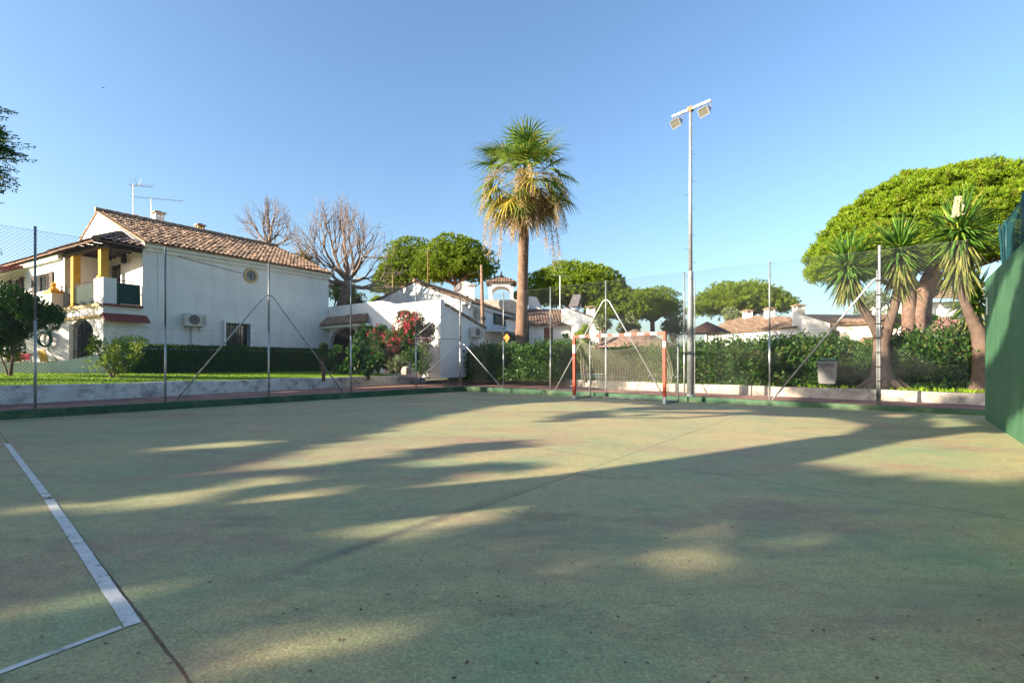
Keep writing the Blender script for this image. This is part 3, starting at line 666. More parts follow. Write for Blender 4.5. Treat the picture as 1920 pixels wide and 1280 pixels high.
for s in (-0.45, 0.50):
    fr = Frame(tuple(c+ax*s+Vector((0, 0, -0.24))), math.atan2(ax.y, ax.x)-0.25)
    tl_ = 0.55
    def tp(x, y, z): return (x, y*math.cos(tl_)-z*math.sin(tl_), y*math.sin(tl_)+z*math.cos(tl_))
    mb = MB(fr); W2, H2 = 0.165, 0.105
    mb.add([tp(-W2, -0.08, -H2), tp(W2, -0.08, -H2), tp(W2, -0.08, H2), tp(-W2, -0.08, H2), tp(-W2*0.55, 0.12, -H2*0.5), tp(W2*0.55, 0.12, -H2*0.5), tp(W2*0.55, 0.12, H2*0.5), tp(-W2*0.55, 0.12, H2*0.5)],
           [(4, 5, 6, 7), (0, 1, 5, 4), (1, 2, 6, 5), (2, 3, 7, 6), (3, 0, 4, 7)])
    mb.add([tp(-W2*0.3, 0.12, -H2*0.35), tp(W2*0.3, 0.12, -H2*0.35), tp(W2*0.3, 0.12, H2*0.3), tp(-W2*0.3, 0.12, H2*0.3), tp(-W2*0.3, 0.2, -H2*0.35), tp(W2*0.3, 0.2, -H2*0.35), tp(W2*0.3, 0.2, H2*0.3), tp(-W2*0.3, 0.2, H2*0.3)],
           [(4, 5, 6, 7), (0, 1, 5, 4), (1, 2, 6, 5), (2, 3, 7, 6), (3, 0, 4, 7)])
    lp = build('floodlight', mb, M['galv'], mast)
    mb = MB(fr); e = 0.025
    for (xa, xb, za, zb2) in ((-W2-e, W2+e, H2, H2+e), (-W2-e, W2+e, -H2-e, -H2), (-W2-e, -W2, -H2, H2), (W2, W2+e, -H2, H2)):
        mb.add([tp(x, y, z) for y in (-0.105, -0.07) for x, z in ((xa, za), (xb, za), (xb, zb2), (xa, zb2))], [(0, 1, 2, 3), (7, 6, 5, 4), (0, 4, 5, 1), (1, 5, 6, 2), (2, 6, 7, 3), (3, 7, 4, 0)])
    build('rim', mb, M['galv'], lp)
    mb = MB(fr); mb.add([tp(-W2, -0.09, -H2), tp(W2, -0.09, -H2), tp(W2, -0.09, H2), tp(-W2, -0.09, H2)], [(0, 1, 2, 3)]); build('lens', mb, M['lampglass'], lp)
    mb = MB(fr)
    for sx in (-1, 1): mb.bar(tp(sx*(W2+0.035), 0, 0), (sx*(W2+0.035), 0, 0.23), 0.008, 6)
    mb.bar((-W2-0.035, 0, 0.225), (W2+0.035, 0, 0.225), 0.008, 6); build('yoke', mb, M['rust'], lp)
mb = MB(); mb.tube([(MX+0.11, MY-0.06, 0.14), (MX+0.11, MY-0.06, 3.7)], 0.018, 8); build('cable_conduit', mb, M['galv'], mast)

# ------------------------------------------------------------------ goal
GR = Vector(gp(1246, 757)); GL = Vector(gp(1077, 747.5)); gd = (GL-GR); gl_ = gd.length; gd.normalize(); ga = math.atan2(gd.y, gd.x)
goal = thing('handball_goal', 'small goal with red and white striped frame and sagging net', 'goal', tuple(GR), ga)
FG = Frame(tuple(GR), ga)                                 # x along the mouth from the near post, -y = away from the court
s_ = 0.04; HG = 2.08
def striped(name, x0, x1, z0, z1, cuts, horizontal):
    mb = MB(FG); mb.cur = 0
    for i in range(len(cuts)-1):
        mb.cur = cuts[i][1]; a, b = cuts[i][0], cuts[i+1][0]
        if horizontal: mb.box(a, b, -s_, s_, z0, z1)
        else: mb.box(x0, x1, -s_, s_, a, b)
    return build(name, mb, [M['redpaint'], M['whitepaint']], goal)
striped('post', -s_, s_, 0, 0, [(0, 1), (0.2, 0), (1.62, 1), (1.80, 0), (HG-0.08, 0)], False)
striped('post', gl_-s_, gl_+s_, 0, 0, [(0, 1), (0.12, 0), (1.50, 1), (1.78, 0), (HG-0.08, 0)], False)
nb = 15; cuts = [(-s_, 0)]
for i in range(1, nb): cuts.append((0.22+(gl_-0.44)*(i-1)/(nb-2), i % 2))
cuts.append((gl_+s_, 0))
striped('crossbar', 0, 0, HG-0.08, HG, cuts, True)
GDp = -0.95
for x in (0, gl_):
    mb = MB(FG); mb.bar((x, -0.04, HG-0.05), (x, GDp, HG-0.09), 0.022); mb.bar((x, GDp, 0), (x, GDp, HG-0.05), 0.024); mb.bar((x, -0.04, 0.03), (x, GDp, 0.03), 0.022); build('stay_frame', mb, M['darksteel'], goal, True)
mb = MB(FG); mb.bar((0, GDp, 0.03), (gl_, GDp, 0.03), 0.02); build('ground_bar', mb, M['darksteel'], goal, True)
# net: hangs slack from the crossbar and lies back over the frame
nb_ = MB(FG); NU, NV = 34, 22
def netp(u, v):
    x = u*gl_; sag = math.sin(math.pi*min(max((u-0.02)/0.96, 0), 1))
    z = (HG-0.1)-v*1.55-0.42*sag*(1-v)**1.2*(1 if u < 0.93 else 0.6)-0.18*sag*v
    y = -0.06-0.75*math.sin(v*math.pi*0.62)**0.9*(0.5+0.5*sag)-0.12*math.sin(9*u)*v
    return (x+0.05*math.sin(7*v+3*u), y, max(z, 0.30+0.05*math.sin(8*u)))
for i in range(NU+1):
    nb_.tube([netp(i/NU, j/NV) for j in range(NV+1)], 0.0032, 3, False)
for j in range(NV+1):
    nb_.tube([netp(i/NU, j/NV) for i in range(NU+1)], 0.0032, 3, False)
build('net', nb_, M['net'], goal)
for x in (0.0, gl_):
    nb_ = MB(FG)
    for i in range(10):
        nb_.tube([(x, -0.05+(GDp+0.05)*i/9, 0.06), (x, -0.05+(GDp+0.05)*i/9, HG-0.12)], 0.0022, 3, False)
    for j in range(19): nb_.tube([(x, -0.05, 0.06+j*0.105), (x, GDp, 0.06+j*0.105)], 0.0022, 3, False)
    build('side_net', nb_, M['net'], goal)

# ------------------------------------------------------------------ green practice wall with screen on top
WA = 15.9
FWl = Frame(L(WA, 0.95), math.atan2(U[1], U[0]))          # x towards the camera side, +y = into the court's outside? checked below
pw = thing('practice_wall', 'tall green painted practice wall standing at the court side', 'wall', L(WA, 0.95), FWl.ang)
ty = 0.25 if (FWl.w((0, 1, 0))[0]-FWl.w((0, 0, 0))[0])*V[0]+(FWl.w((0, 1, 0))[1]-FWl.w((0, 0, 0))[1])*V[1] > 0 else -0.25
mb = MB(FWl); mb.box(0, 13, min(0, ty), max(0, ty), -0.05, 2.88); build('wall_slab', mb, M['wallgreen'], pw)
mb = MB(FWl); mb.box(0.25, 0.36, -0.012 if ty > 0 else 0, 0 if ty > 0 else 0.012, 2.15, 2.50); build('plate', mb, M['acwhite'], pw)
sc = thing('screen_fence', 'teal coated mesh screen fixed on top of the practice wall', 'fence', L(WA, 0.95, 2.88), FWl.ang)
mid = ty/2
for x in (1.6, 3.3, 5.4, 7.5):
    mb = MB(FWl); mb.bar((x, mid, 2.88), (x, mid, 3.72+0.02*x), 0.035); build('post', mb, M['netgreen'], sc, True)
mb = MB(FWl); mb.bar((1.6, mid, 3.70), (7.5, mid, 3.82), 0.012); mb.bar((1.6, mid, 2.93), (7.5, mid, 2.93), 0.012); build('rail', mb, M['netgreen'], sc)
mb = MB()
def spt(t, z): return FWl.w((t, mid, z))
mesh_diag(mb, spt, 1.6, 7.5, 2.93, 3.74, 0.055, 0.0022); build('screen_mesh', mb, M['netgreen'], sc)
mb = MB(FWl)
for i in range(12):                                       # loosely bunched netting at the front post
    a = i*0.52; mb.tube([(1.6+0.10*math.cos(a)*(0.5+0.5*k/6), mid+0.10*math.sin(a)*(0.5+0.5*k/6), 2.9+0.13*k) for k in range(7)], 0.008, 4)
build('bunched_net', mb, M['netgreen'], sc)

# ------------------------------------------------------------------ the long white house on the left
P0 = (-15.75, 21.05, 0.80); E1 = (0.574, 0.819); E2 = (-0.819, 0.574)
FA = Frame(P0, math.atan2(E1[1], E1[0]))
HA = thing('white_house', 'long white two-storey house with corner balcony, oculus and tiled roof', 'house', P0, FA.ang)
LN, RY, EZ, RZ = 9.03, 5.66, 5.52, 7.80
def fax(px): return hit(px, P0[:2], E1)
def faz(px, py): t = fax(px); return zat(py, P0[1]+E1[1]*t)-P0[2]
wx0, wx1 = fax(422), fax(466); wz1, wz0 = faz(444, 607), faz(444, 658)
mb = MB(FA)
panel(mb, FA, -1.34, 0, -0.3, 2.7)
panel(mb, FA, 0, LN, -0.3, EZ, [(wx0, wx1, wz0, wz1)])
GA = sub(FA, 0, 0.25, R(90))                              # the end wall towards the camera side; local x goes back, its face looks to -x of the house
# end wall with the balcony door, then the gable above it
def gax(px): return hit(px, P0[:2], E2)
d0, d1 = gax(226), gax(202)
old = mb.fr; mb.fr = FA
def endwall(xw, th, holes):
    ys = sorted({0.25, RY*2, *[h[0] for h in holes], *[h[1] for h in holes]})
    zs = sorted({-0.3, EZ-0.1, *[h[2] for h in holes], *[h[3] for h in holes]})
    for i in range(len(ys)-1):
        for j in range(len(zs)-1):
            yc, zc = (ys[i]+ys[i+1])/2, (zs[j]+zs[j+1])/2
            if not any(h[0] < yc < h[1] and h[2] < zc < h[3] for h in holes): mb.box(xw, xw+th, ys[i], ys[i+1], zs[j], zs[j+1])
endwall(0.0, 0.25, [(d0, d1, 2.8, 4.95)])
mb.prism([(0, 0.0, EZ-0.1), (0, RY*2, EZ-0.1), (0, RY, RZ+0.02)], (0.25, 0, 0))
endwall(LN-0.25, 0.25, [])
mb.prism([(LN-0.25, 0.0, EZ-0.1), (LN-0.25, RY*2, EZ-0.1), (LN-0.25, RY, RZ-0.02)], (0.25, 0, 0))
mb.box(0.25, LN-0.25, RY*2-0.25, RY*2, -0.3, EZ)
build('wall', mb, M['plaster'], HA)
# cornice under the eave
mb = MB(FA); mb.box(0.0, LN+0.05, -0.10, -0.003, EZ-0.34, EZ-0.18); mb.box(0.0, LN+0.05, -0.24, -0.003, EZ-0.18, EZ-0.02); build('cornice', mb, M['plaster'], HA)
mb = MB(FA); ov = 0.36
e0, e1_ = FA.w((-0.06, -ov, EZ)), FA.w((LN+0.12, -ov, EZ))
sl_ = (RZ-EZ)/(RY+ov)
tiles(mb, [e0, e1_, FA.w((LN+0.12, RY, RZ+0.08)), FA.w((-0.06, RY, RZ+0.08))], per=0.21, row=0.36)
tiles(mb, [FA.w((LN+0.12, RY*2+ov, EZ)), FA.w((-0.06, RY*2+ov, EZ)), FA.w((-0.06, RY, RZ+0.08)), FA.w((LN+0.12, RY, RZ+0.08))], row=0.8, seg=4)
ridge(mb, FA.w((-0.10, RY, RZ+0.14)), FA.w((LN+0.15, RY, RZ+0.14)))
roof = build('roof', mb, M['tile'], HA)
def onridge(px): return hit(px, FA.w((0, RY, 0))[:2], E1)
chimney(roof, FA, onridge(307), RY+0.7, RZ-0.3, RZ+0.82, 0.2)
chimney(roof, FA, onridge(381), RY+0.4, RZ-0.2, RZ+0.55, 0.16, 'ochrepale')
# ground-floor window with iron bars in a white surround
w_ = window(HA, FA, wx0, wx1, wz0, wz1, 'darkwood', 0.16, 1)
mb = MB(FA); e = 0.12
mb.box(wx0-e, wx1+e, -0.16, -0.003, wz1+0.02, wz1+0.12); mb.box(wx0-e, wx0-0.02, -0.16, -0.003, wz0-0.1, wz1+0.02); mb.box(wx1+0.02, wx1+e, -0.16, -0.003, wz0-0.1, wz1+0.02); build('surround', mb, M['plaster'], w_)
mb = MB(FA)
for i in range(9): x = wx0+0.02+(wx1-wx0-0.04)*i/8; mb.bar((x, -0.10, wz0), (x, -0.10, wz1+0.01), 0.010, 6)
for z in (wz0+0.25, (wz0+wz1)/2, wz1-0.2): mb.bar((wx0, -0.10, z), (wx1, -0.10, z), 0.008, 6)
build('window_bars', mb, M['iron'], w_)
b = MB(FA); b.box(wx0-0.3, wx1+0.3, 0.6, 0.65, wz0-0.4, wz1+0.3); build('room_dark_panel', b, M['blackin'], w_)  # thin black panel, painted darkness behind the window
# round window
ox, oz = fax(470), faz(470, 517); oc = FA.w((ox, 0, oz))
fo = Frame(oc, FA.ang)
mb = MB(fo); n = 28
for (r0, r1, y0) in ((0.24, 0.37, -0.06),):
    v = []
    for k in range(n):
        a = 2*math.pi*k/n; c_, s__ = math.cos(a), math.sin(a)
        v += [(r0*c_, -0.002, r0*s__), (r0*c_, y0, r0*s__), (r1*c_, y0*0.8, r1*s__), (r1*c_, -0.002, r1*s__)]
    mb.add(v, [(k*4+j, k*4+j+1, ((k+1) % n)*4+j+1, ((k+1) % n)*4+j) for k in range(n) for j in range(3)])
rw = build('round_window', mb, M['ochrepale'], HA)
mb = MB(fo); mb.add([(0.24*math.cos(2*math.pi*k/n), -0.004, 0.24*math.sin(2*math.pi*k/n)) for k in range(n)], [tuple(range(n))]); build('pane', mb, M['glass'], rw)
mb = MB(fo); mb.bar((-0.24, -0.02, 0), (0.24, -0.02, 0), 0.012, 6); mb.bar((0, -0.02, -0.24), (0, -0.02, 0.24), 0.012, 6); build('window_bars', mb, M['iron'], rw)
mb = MB(FA); x0_, x1_ = fax(300), fax(452)
mb.tube([(x0_, -0.03, faz(300, 470)), ((x0_*2+x1_)/3, -0.03, faz(350, 485)-0.03), ((x0_+2*x1_)/3, -0.03, faz(401, 498)-0.03), (x1_, -0.03, faz(452, 512))], 0.012, 5); build('cable', mb, M['iron'], HA)

# wing with the arch and the balcony
W0 = FA.w((-1.34, 0, 0)); WD = (-0.867, 0.5)
FWg = Frame(W0, math.atan2(0.867, 0.5))
def wgy(px): return hit(px, W0[:2], WD)
def wgz(px, py): t = wgy(px); return zat(py, W0[1]+WD[1]*t)-W0[2]
FWf = Frame(W0, math.atan2(WD[1], WD[0]))                  # wall frame: x runs back along the wing
def wingpanel(mb, y0, y1, z0, z1, holes=(), x=0.0, th=0.25):
    ys = sorted({y0, y1, *[h[0] for h in holes], *[h[1] for h in holes]}); zs = sorted({z0, z1, *[h[2] for h in holes], *[h[3] for h in holes]})
    old = mb.fr; mb.fr = FWg
    for i in range(len(ys)-1):
        for j in range(len(zs)-1):
            yc, zc = (ys[i]+ys[i+1])/2, (zs[j]+zs[j+1])/2
            if not any(h[0] < yc < h[1] and h[2] < zc < h[3] for h in holes): mb.box(x, x+th, ys[i], ys[i+1], zs[j], zs[j+1])
    mb.fr = old
YB = wgy(121)                                              # the left end of the balcony
a0, a1 = wgy(175), wgy(131); ar = (a1-a0)/2; az = 2.25-0.62
mb = MB(FWg)
wingpanel(mb, 0.02, YB, -0.3, 2.62, [(a0, a1, -0.29, 2.25)])
# arched head
n = 14; v = []; yc = (a0+a1)/2; rz_ = 0.62
for i in range(n):
    a, b_ = math.pi-math.pi*i/n, math.pi-math.pi*(i+1)/n
    ya, yb = yc+ar*math.cos(a), yc+ar*math.cos(b_); za, zb2 = az+rz_*math.sin(a), az+rz_*math.sin(b_)
    mb.add([(0, ya, za), (0, yb, zb2), (0, yb, 2.25), (0, ya, 2.25), (0.25, ya, za), (0.25, yb, zb2), (0.25, yb, 2.25), (0.25, ya, 2.25)], [(0, 1, 2, 3), (7, 6, 5, 4), (0, 4, 5, 1)])
# upper storey set back behind the balcony, with an arched window, and the far wing
uw0, uw1 = 2.0, 2.45
wingpanel(mb, -0.2, YB, 2.78, 5.6, [(uw0, uw1, 3.2, 4.75), (0.9, 1.5, 2.79, 4.9)], x=1.9)
fw0, fw1 = wgy(95), wgy(69)
wingpanel(mb, YB, 16, -0.3, 5.3, [(fw0, fw1, wgz(80, 546), wgz(80, 514)), (9.0, 10.2, 3.0, 4.6)])
mb.box(0.0, 2.15, YB, YB+0.25, 2.62, 5.3)
mb.box(0.25, 5, 15.75, 16, -0.3, 5.3)
build('wing_wall', mb, M['plaster'], HA)
for (q0, q1, zz0, zz1) in ((fw0, fw1, wgz(80, 546), wgz(80, 514)), (9.0, 10.2, 3.0, 4.6)):
    mb = MB(FWg); mb.box(0.12, 0.17, q0, q1, zz0, zz0+0.07); mb.box(0.12, 0.17, q0, q1, zz1-0.07, zz1)
    for yy in (q0, (q0+q1)/2-0.035, q1-0.07): mb.box(0.121, 0.169, yy, yy+0.07, zz0+0.07, zz1-0.07)
    wn = build('window', mb, M['darkwood'], HA)
    mb = MB(FWg); mb.box(0.14, 0.15, q0+0.07, q1-0.07, zz0+0.07, zz1-0.07); build('pane', mb, M['glass'], wn)
    mb = MB(FWg); mb.box(-0.07, -0.035, q1+0.01, q1+0.45, zz0, zz1); build('shutter', mb, M['darkwood'], wn)
    mb = MB(FWg); mb.box(-0.07, -0.035, q0-0.40, q0-0.01, zz0, zz1); build('shutter', mb, M['darkwood'], wn)
mb = MB(FWg); mb.box(2.02, 2.06, uw0, uw1, 3.2, 4.75); u_ = build('window', mb, M['darkwood'], HA)
mb = MB(FWg); mb.box(2.00, 2.05, 0.9, 1.5, 2.79, 4.9); build('door', mb, M['darkwood'], HA)
mb = MB(FA); mb.box(0.08, 0.13, d0, d1, 2.8, 4.95); dr = build('door', mb, M['darkwood'], HA)
mb = MB(FA)
for k in range(3):
    for s in (0, 1): y = d0+0.08+s*(d1-d0)/2; mb.box(0.065, 0.078, y, y+(d1-d0)/2-0.16, 3.2+k*0.55, 3.65+k*0.55)
build('pane', mb, M['glass'], dr)
mb = MB(FWg); mb.box(1.3, 1.4, a0-0.3, a1+0.3, -0.3, 2.5); build('arch_dark_panel', mb, M['blackin'], HA)  # flat near-black panel painting the shade behind the arch
mb = MB(FWg)
for i in range(7):
    y = a0+0.08+(a1-a0-0.16)*i/6; zt = az+rz_*math.sqrt(max(0, 1-((y-yc)/ar)**2)); mb.bar((0.12, y, -0.2), (0.12, y, zt), 0.012, 6)
for z in (0.1, 0.9, 1.6): mb.bar((0.12, a0, z), (0.12, a1, z), 0.014, 6)
build('arch_gate', mb, M['iron'], HA)
# balcony slab, trims, parapet block, columns, rails
pA = FWg.w((0, YB, 0)); 
slab = [FWg.w((-0.06, 0, 2.62)), FWg.w((-0.06, YB, 2.62)), FWg.w((1.9, YB, 2.62)), FA.w((-0.01, 3.6, 2.62)), FA.w((-0.01, -0.06, 2.62))]
mb = MB(); mb.prism(slab, (0, 0, 0.15)); bal = build('balcony', mb, M['plaster'], HA)
mb = MB(FWg); mb.box(-0.14, -0.062, -0.02, YB+0.2, 2.68, 2.80); mb.box(-0.12, -0.002, 0.0, YB+0.1, 2.25, 2.36); build('trim', mb, M['ochrepale'], bal)
mb = MB(FA); mb.box(-1.36, -0.02, -0.14, -0.062, 2.70, 2.80); build('trim', mb, M['redtile'], bal)
mb = MB(FA); mb.prism([(-1.40, -0.42, 2.12), (-1.40, -0.003, 2.42), (-1.40, -0.003, 2.36), (-1.40, -0.42, 2.06)], (1.55, 0, 0)); build('tile_ledge', mb, M['redtile'], HA)
cb0 = wgy(186) if wgy(186) > 0.2 else 0.25
mb = MB(FWg); mb.box(0.0, 0.22, 0.0, wgy(176), 2.80, 3.86)
mb.fr = FA; mb.box(-1.34+0.02, -1.34+0.45, 0.002, 0.22, 2.80, 3.858); build('corner_parapet', mb, M['plaster'], bal)
def column(x, y, z0, z1, fr):
    mb = MB(fr); mb.box(x-0.13, x+0.13, y-0.13, y+0.13, z0, z1-0.12); mb.box(x-0.17, x+0.17, y-0.17, y+0.17, z1-0.12, z1); mb.box(x-0.17, x+0.17, y-0.17, y+0.17, z0, z0+0.10)
    build('column', mb, M['ochre'], bal)
column(0.16, wgy(190)+0.25 if wgy(190) > 0 else 0.35, 3.86, 5.22, FWg); column(0.16, wgy(133), 2.79, 5.22, FWg)
def railing(fr, ax, p, q, z0, z1, name='railing'):
    mb = MB(fr); n = max(2, int(abs(q-p)/0.11))
    def P(t, z): return (ax[1], t, z) if ax[0] == 'y' else (t, ax[1], z)
    mb.bar(P(p, z1), P(q, z1), 0.018, 6); mb.bar(P(p, z0+0.06), P(q, z0+0.06), 0.012, 6)
    for i in range(n+1): t = p+(q-p)*i/n; mb.bar(P(t, z0), P(t, z1), 0.008, 5)
    r = build(name, mb, M['iron'], bal); return r
r1 = railing(FWg, ('y', 0.08), wgy(175), YB, 2.79, 3.80)
mb = MB(FWg); mb.box(0.12, 0.13, wgy(172), YB-0.1, 2.86, 3.70); build('screen', mb, M['darkgreen'], r1)
r2 = railing(FA, ('x', 0.05), -0.88, -0.04, 2.79, 3.80)
mb = MB(FA); mb.box(-0.86, -0.05, 0.09, 0.10, 2.85, 3.70); build('screen', mb, M['darkgreen'], r2)
# balcony roof: front slope and hip
Eb = [FWg.w((-0.45, -0.55, 5.25)), FWg.w((-0.45, YB+0.35, 5.25))]
AP = FA.w((-0.02, 2.44, 6.30))
e3 = FA.w((-0.02, -0.42, 5.25))
def planez(p, q, r, x, y):
    n = (Vector(q)-Vector(p)).cross(Vector(r)-Vector(p)); return p[2]-(n.x*(x-p[0])+n.y*(y-p[1]))/n.z
bx = FWg.w((2.1, YB+0.35, 0)); bz = planez(Eb[0], Eb[1], AP, bx[0], bx[1])
mb = MB(); tiles(mb, [Eb[0], Eb[1], (bx[0], bx[1], bz), AP], row=0.38, per=0.26, amp=0.055); tiles(mb, [e3, Eb[0], AP], per=0.26, amp=0.055, row=0.38)
ridge(mb, Eb[0], AP, 0.12)
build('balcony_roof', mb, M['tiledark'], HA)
mb = MB(FWg)
mb.box(-0.02, 0.14, -0.3, YB+0.2, 5.06, 5.20)
for i in range(7): y = -0.1+i*(YB/6.2); mb.box(-0.40, 1.9, y, y+0.10, 5.205, 5.29)
mb.fr = FA; mb.box(-1.5, -0.02, 0.0, 0.14, 5.07, 5.195)
build('roof_beams', mb, M['darkwood'], HA)
# roof of the far wing
mb = MB(); q0, q1 = FWg.w((-0.35, YB+0.3, 5.28)), FWg.w((-0.35, 16, 5.28)); q2, q3 = FWg.w((4.2, 16, 6.9)), FWg.w((4.2, YB+0.3, 6.9))
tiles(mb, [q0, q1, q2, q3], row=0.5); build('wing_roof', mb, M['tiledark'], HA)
mb = MB(FWg); mb.box(-0.16, -0.003, YB+0.26, 16, 4.98, 5.2); build('wing_cornice', mb, M['plaster'], HA)
# little far balcony with dark canopy
y0_, y1_ = wgy(48), wgy(-5)
mb = MB(FWg); mb.box(-1.3, -0.01, y0_, y1_, 2.6, 2.75); mb.box(-1.3, -1.2, y0_, y1_, 2.75, 3.5); build('far_balcony', mb, M['plaster'], HA)
mb = MB(FWg); mb.prism([(-1.6, y0_-0.2, 4.75), (-0.01, y0_-0.2, 5.15), (-0.01, y0_-0.2, 5.02), (-1.6, y0_-0.2, 4.62)], (0, y1_-y0_+0.4, 0)); build('far_canopy', mb, M['redtile'], HA)
# tiled ledge and pillar with ochre finial left of the balcony
yp = wgy(114)
mb = MB(FWg); mb.box(-0.42, -0.02, yp-0.35, yp+0.5, 2.2, 3.45); build('pillar', mb, M['cream'], HA)
mb = MB(FWg); mb.box(-0.46, 0.0, yp-0.39, yp+0.54, 3.45, 3.55); mb.lathe((-0.22, yp+0.05, 3.55), [(0.20, 0), (0.17, 0.12), (0.07, 0.2), (0.11, 0.32), (0.02, 0.42)], 12); build('finial', mb, M['ochre'], HA)
mb = MB(FWg); mb.prism([(-0.7, YB+0.15, 2.05), (-0.003, YB+0.15, 2.40), (-0.003, YB+0.15, 2.33), (-0.7, YB+0.15, 1.97)], (0, 3.2, 0)); build('tile_ledge', mb, M['redtile'], HA)
# wall lantern under the roof
lp_ = FA.w((-0.2, 1.5, 4.75))
mb = MB(); mb.lathe((lp_[0], lp_[1], lp_[2]), [(0.05, 0), (0.12, 0.06), (0.10, 0.28), (0.14, 0.30), (0.02, 0.42)], 8); mb.bar((lp_[0], lp_[1], lp_[2]+0.4), (lp_[0], lp_[1], lp_[2]+0.62), 0.012, 5); build('lantern', mb, M['iron'], HA)

# air conditioner hung on the facade
def aircon(fr, x, z, label, group, s=1.0, pipe=0.9):
    o_ = fr.w((x, 0, z)); t = thing('air_conditioner', label, 'air conditioner', o_, fr.ang, group); f = Frame(o_, fr.ang)
    mb = MB(f); mb.box(-0.42*s, 0.42*s, -0.42*s, -0.10*s, 0, 0.56*s); build('casing', mb, M['acwhite'], t)
    mb = MB(f); n = 20; cx_ = -0.09*s
    mb.add([(cx_+0.23*s*math.cos(2*math.pi*k/n), -0.424*s, 0.28*s+0.23*s*math.sin(2*math.pi*k/n)) for k in range(n)], [tuple(range(n))]); build('fan_grille', mb, M['acdark'], t)
    mb = MB(f)
    for r_ in (0.08, 0.15, 0.22):
        mb.tube([(cx_+r_*s*math.cos(2*math.pi*k/16), -0.432*s, 0.28*s+r_*s*math.sin(2*math.pi*k/16)) for k in range(17)], 0.005*s, 4)
    build('guard', mb, M['acwhite'], t)
    mb = MB(f)
    for k in range(6): mb.box(0.20*s, 0.38*s, -0.430*s, -0.422*s, (0.08+0.07*k)*s, (0.10+0.07*k)*s)
    build('louvre', mb, M['acdark'], t)
    mb = MB(f); 
    for sx in (-0.3, 0.3): mb.box((sx-0.02)*s, (sx+0.02)*s, -0.44*s, -0.003, -0.04*s, -0.005); mb.box((sx-0.02)*s, (sx+0.02)*s, -0.03*s, -0.003, -0.3*s, -0.04*s)
    build('bracket', mb, M['acwhite'], t)
    mb = MB(f); mb.bar((-0.06*s, -0.05, -0.02), (-0.06*s, -0.05, -pipe), 0.03*s, 8); build('pipe', mb, M['acwhite'], t, True)
    return t
aircon(FA, fax(361), faz(361, 612), 'beige air conditioner on the long white facade above the clipped hedge', 'air conditioners on the house walls', 1.0, 1.3)

# rooftop aerials
def yagi(mb, c, d, ln, n, el=0.5):
    d = Vector(d).normalized(); s = Vector((-d.y, d.x, 0)); c = Vector(c); mb.bar(tuple(c-d*ln/2), tuple(c+d*ln/2), 0.012, 5)
    for i in range(n): p = c-d*ln/2+d*ln*i/(n-1); h = el*(1.1-0.5*i/n); mb.bar(tuple(p-s*h/2), tuple(p+s*h/2), 0.006, 4)
def aerial(px, pyt, x, label):
    b_ = FA.w((onridge(px), RY+0.3, RZ-0.1)); zt = zat(pyt, b_[1])
    t = thing('rooftop_aerial', label, 'aerial', b_, 0, 'aerials on the long house'); mb = MB(); mb.bar(b_, (b_[0], b_[1], zt), 0.022, 8); build('mast', mb, M['galv'], t); return t, b_, zt
t, b_, zt = aerial(254, 346, 0, 'tall rooftop aerial with forked dipoles at the high roof end')
mb = MB(); yagi(mb, (b_[0]+0.5, b_[1]-0.1, zt-0.12), (0.95, 0.1, -0.05), 1.1, 9, 0.45)
for a in (-0.6, -0.2, 0.5): mb.bar((b_[0]+0.25, b_[1], zt-0.1), (b_[0]+0.25+a*0.5, b_[1]-0.1, zt+0.28), 0.010, 4)
mb.bar((b_[0]-0.2, b_[1], zt-0.02), (b_[0]+1.05, b_[1], zt-0.02), 0.008, 4)
build('dipole_array', mb, M['darksteel'], t)
t, b_, zt = aerial(288, 372, 0, 'shorter rooftop aerial with a long boom beside the round chimney')
mb = MB(); yagi(mb, (b_[0]+0.35, b_[1], zt-0.03), (0.98, 0.2, -0.03), 2.4, 14, 0.35); mb.bar((b_[0], b_[1], zt-0.75), (b_[0]+1.0, b_[1], zt-0.85), 0.012, 4)
build('dipole_array', mb, M['darksteel'], t)
dsh = FA.w((onridge(262), RY+0.5, RZ+0.05))
def dish(c, r, d, label, m='dish', base=0.6):
    t = thing('satellite_dish', label, 'satellite dish', (c[0], c[1], c[2]-base)); d = Vector(d).normalized(); a = d.cross(Vector((0, 0, 1))).normalized(); b_ = a.cross(d); n = 20; v = []; K = 5
    for j in range(K+1):
        rr = r*j/K
        for k in range(n): v.append(tuple(Vector(c)+a*rr*math.cos(2*math.pi*k/n)+b_*rr*math.sin(2*math.pi*k/n)+d*(rr*rr/r*0.35)))
    mb = MB(); mb.add(v, [(j*n+k, j*n+(k+1) % n, (j+1)*n+(k+1) % n, (j+1)*n+k) for j in range(K) for k in range(n)]); build('reflector', mb, M[m], t, True)
    mb = MB(); mb.bar(c, (c[0], c[1], c[2]-base), 0.03, 8); mb.bar(tuple(Vector(c)-b_*r*0.8+d*0.1), tuple(Vector(c)+d*r*0.9), 0.012, 5); build('arm', mb, M['galv'], t)
    return t
dish(dsh, 0.34, (0.3, -0.9, 0.35), 'small grey dish on the ridge of the long house')

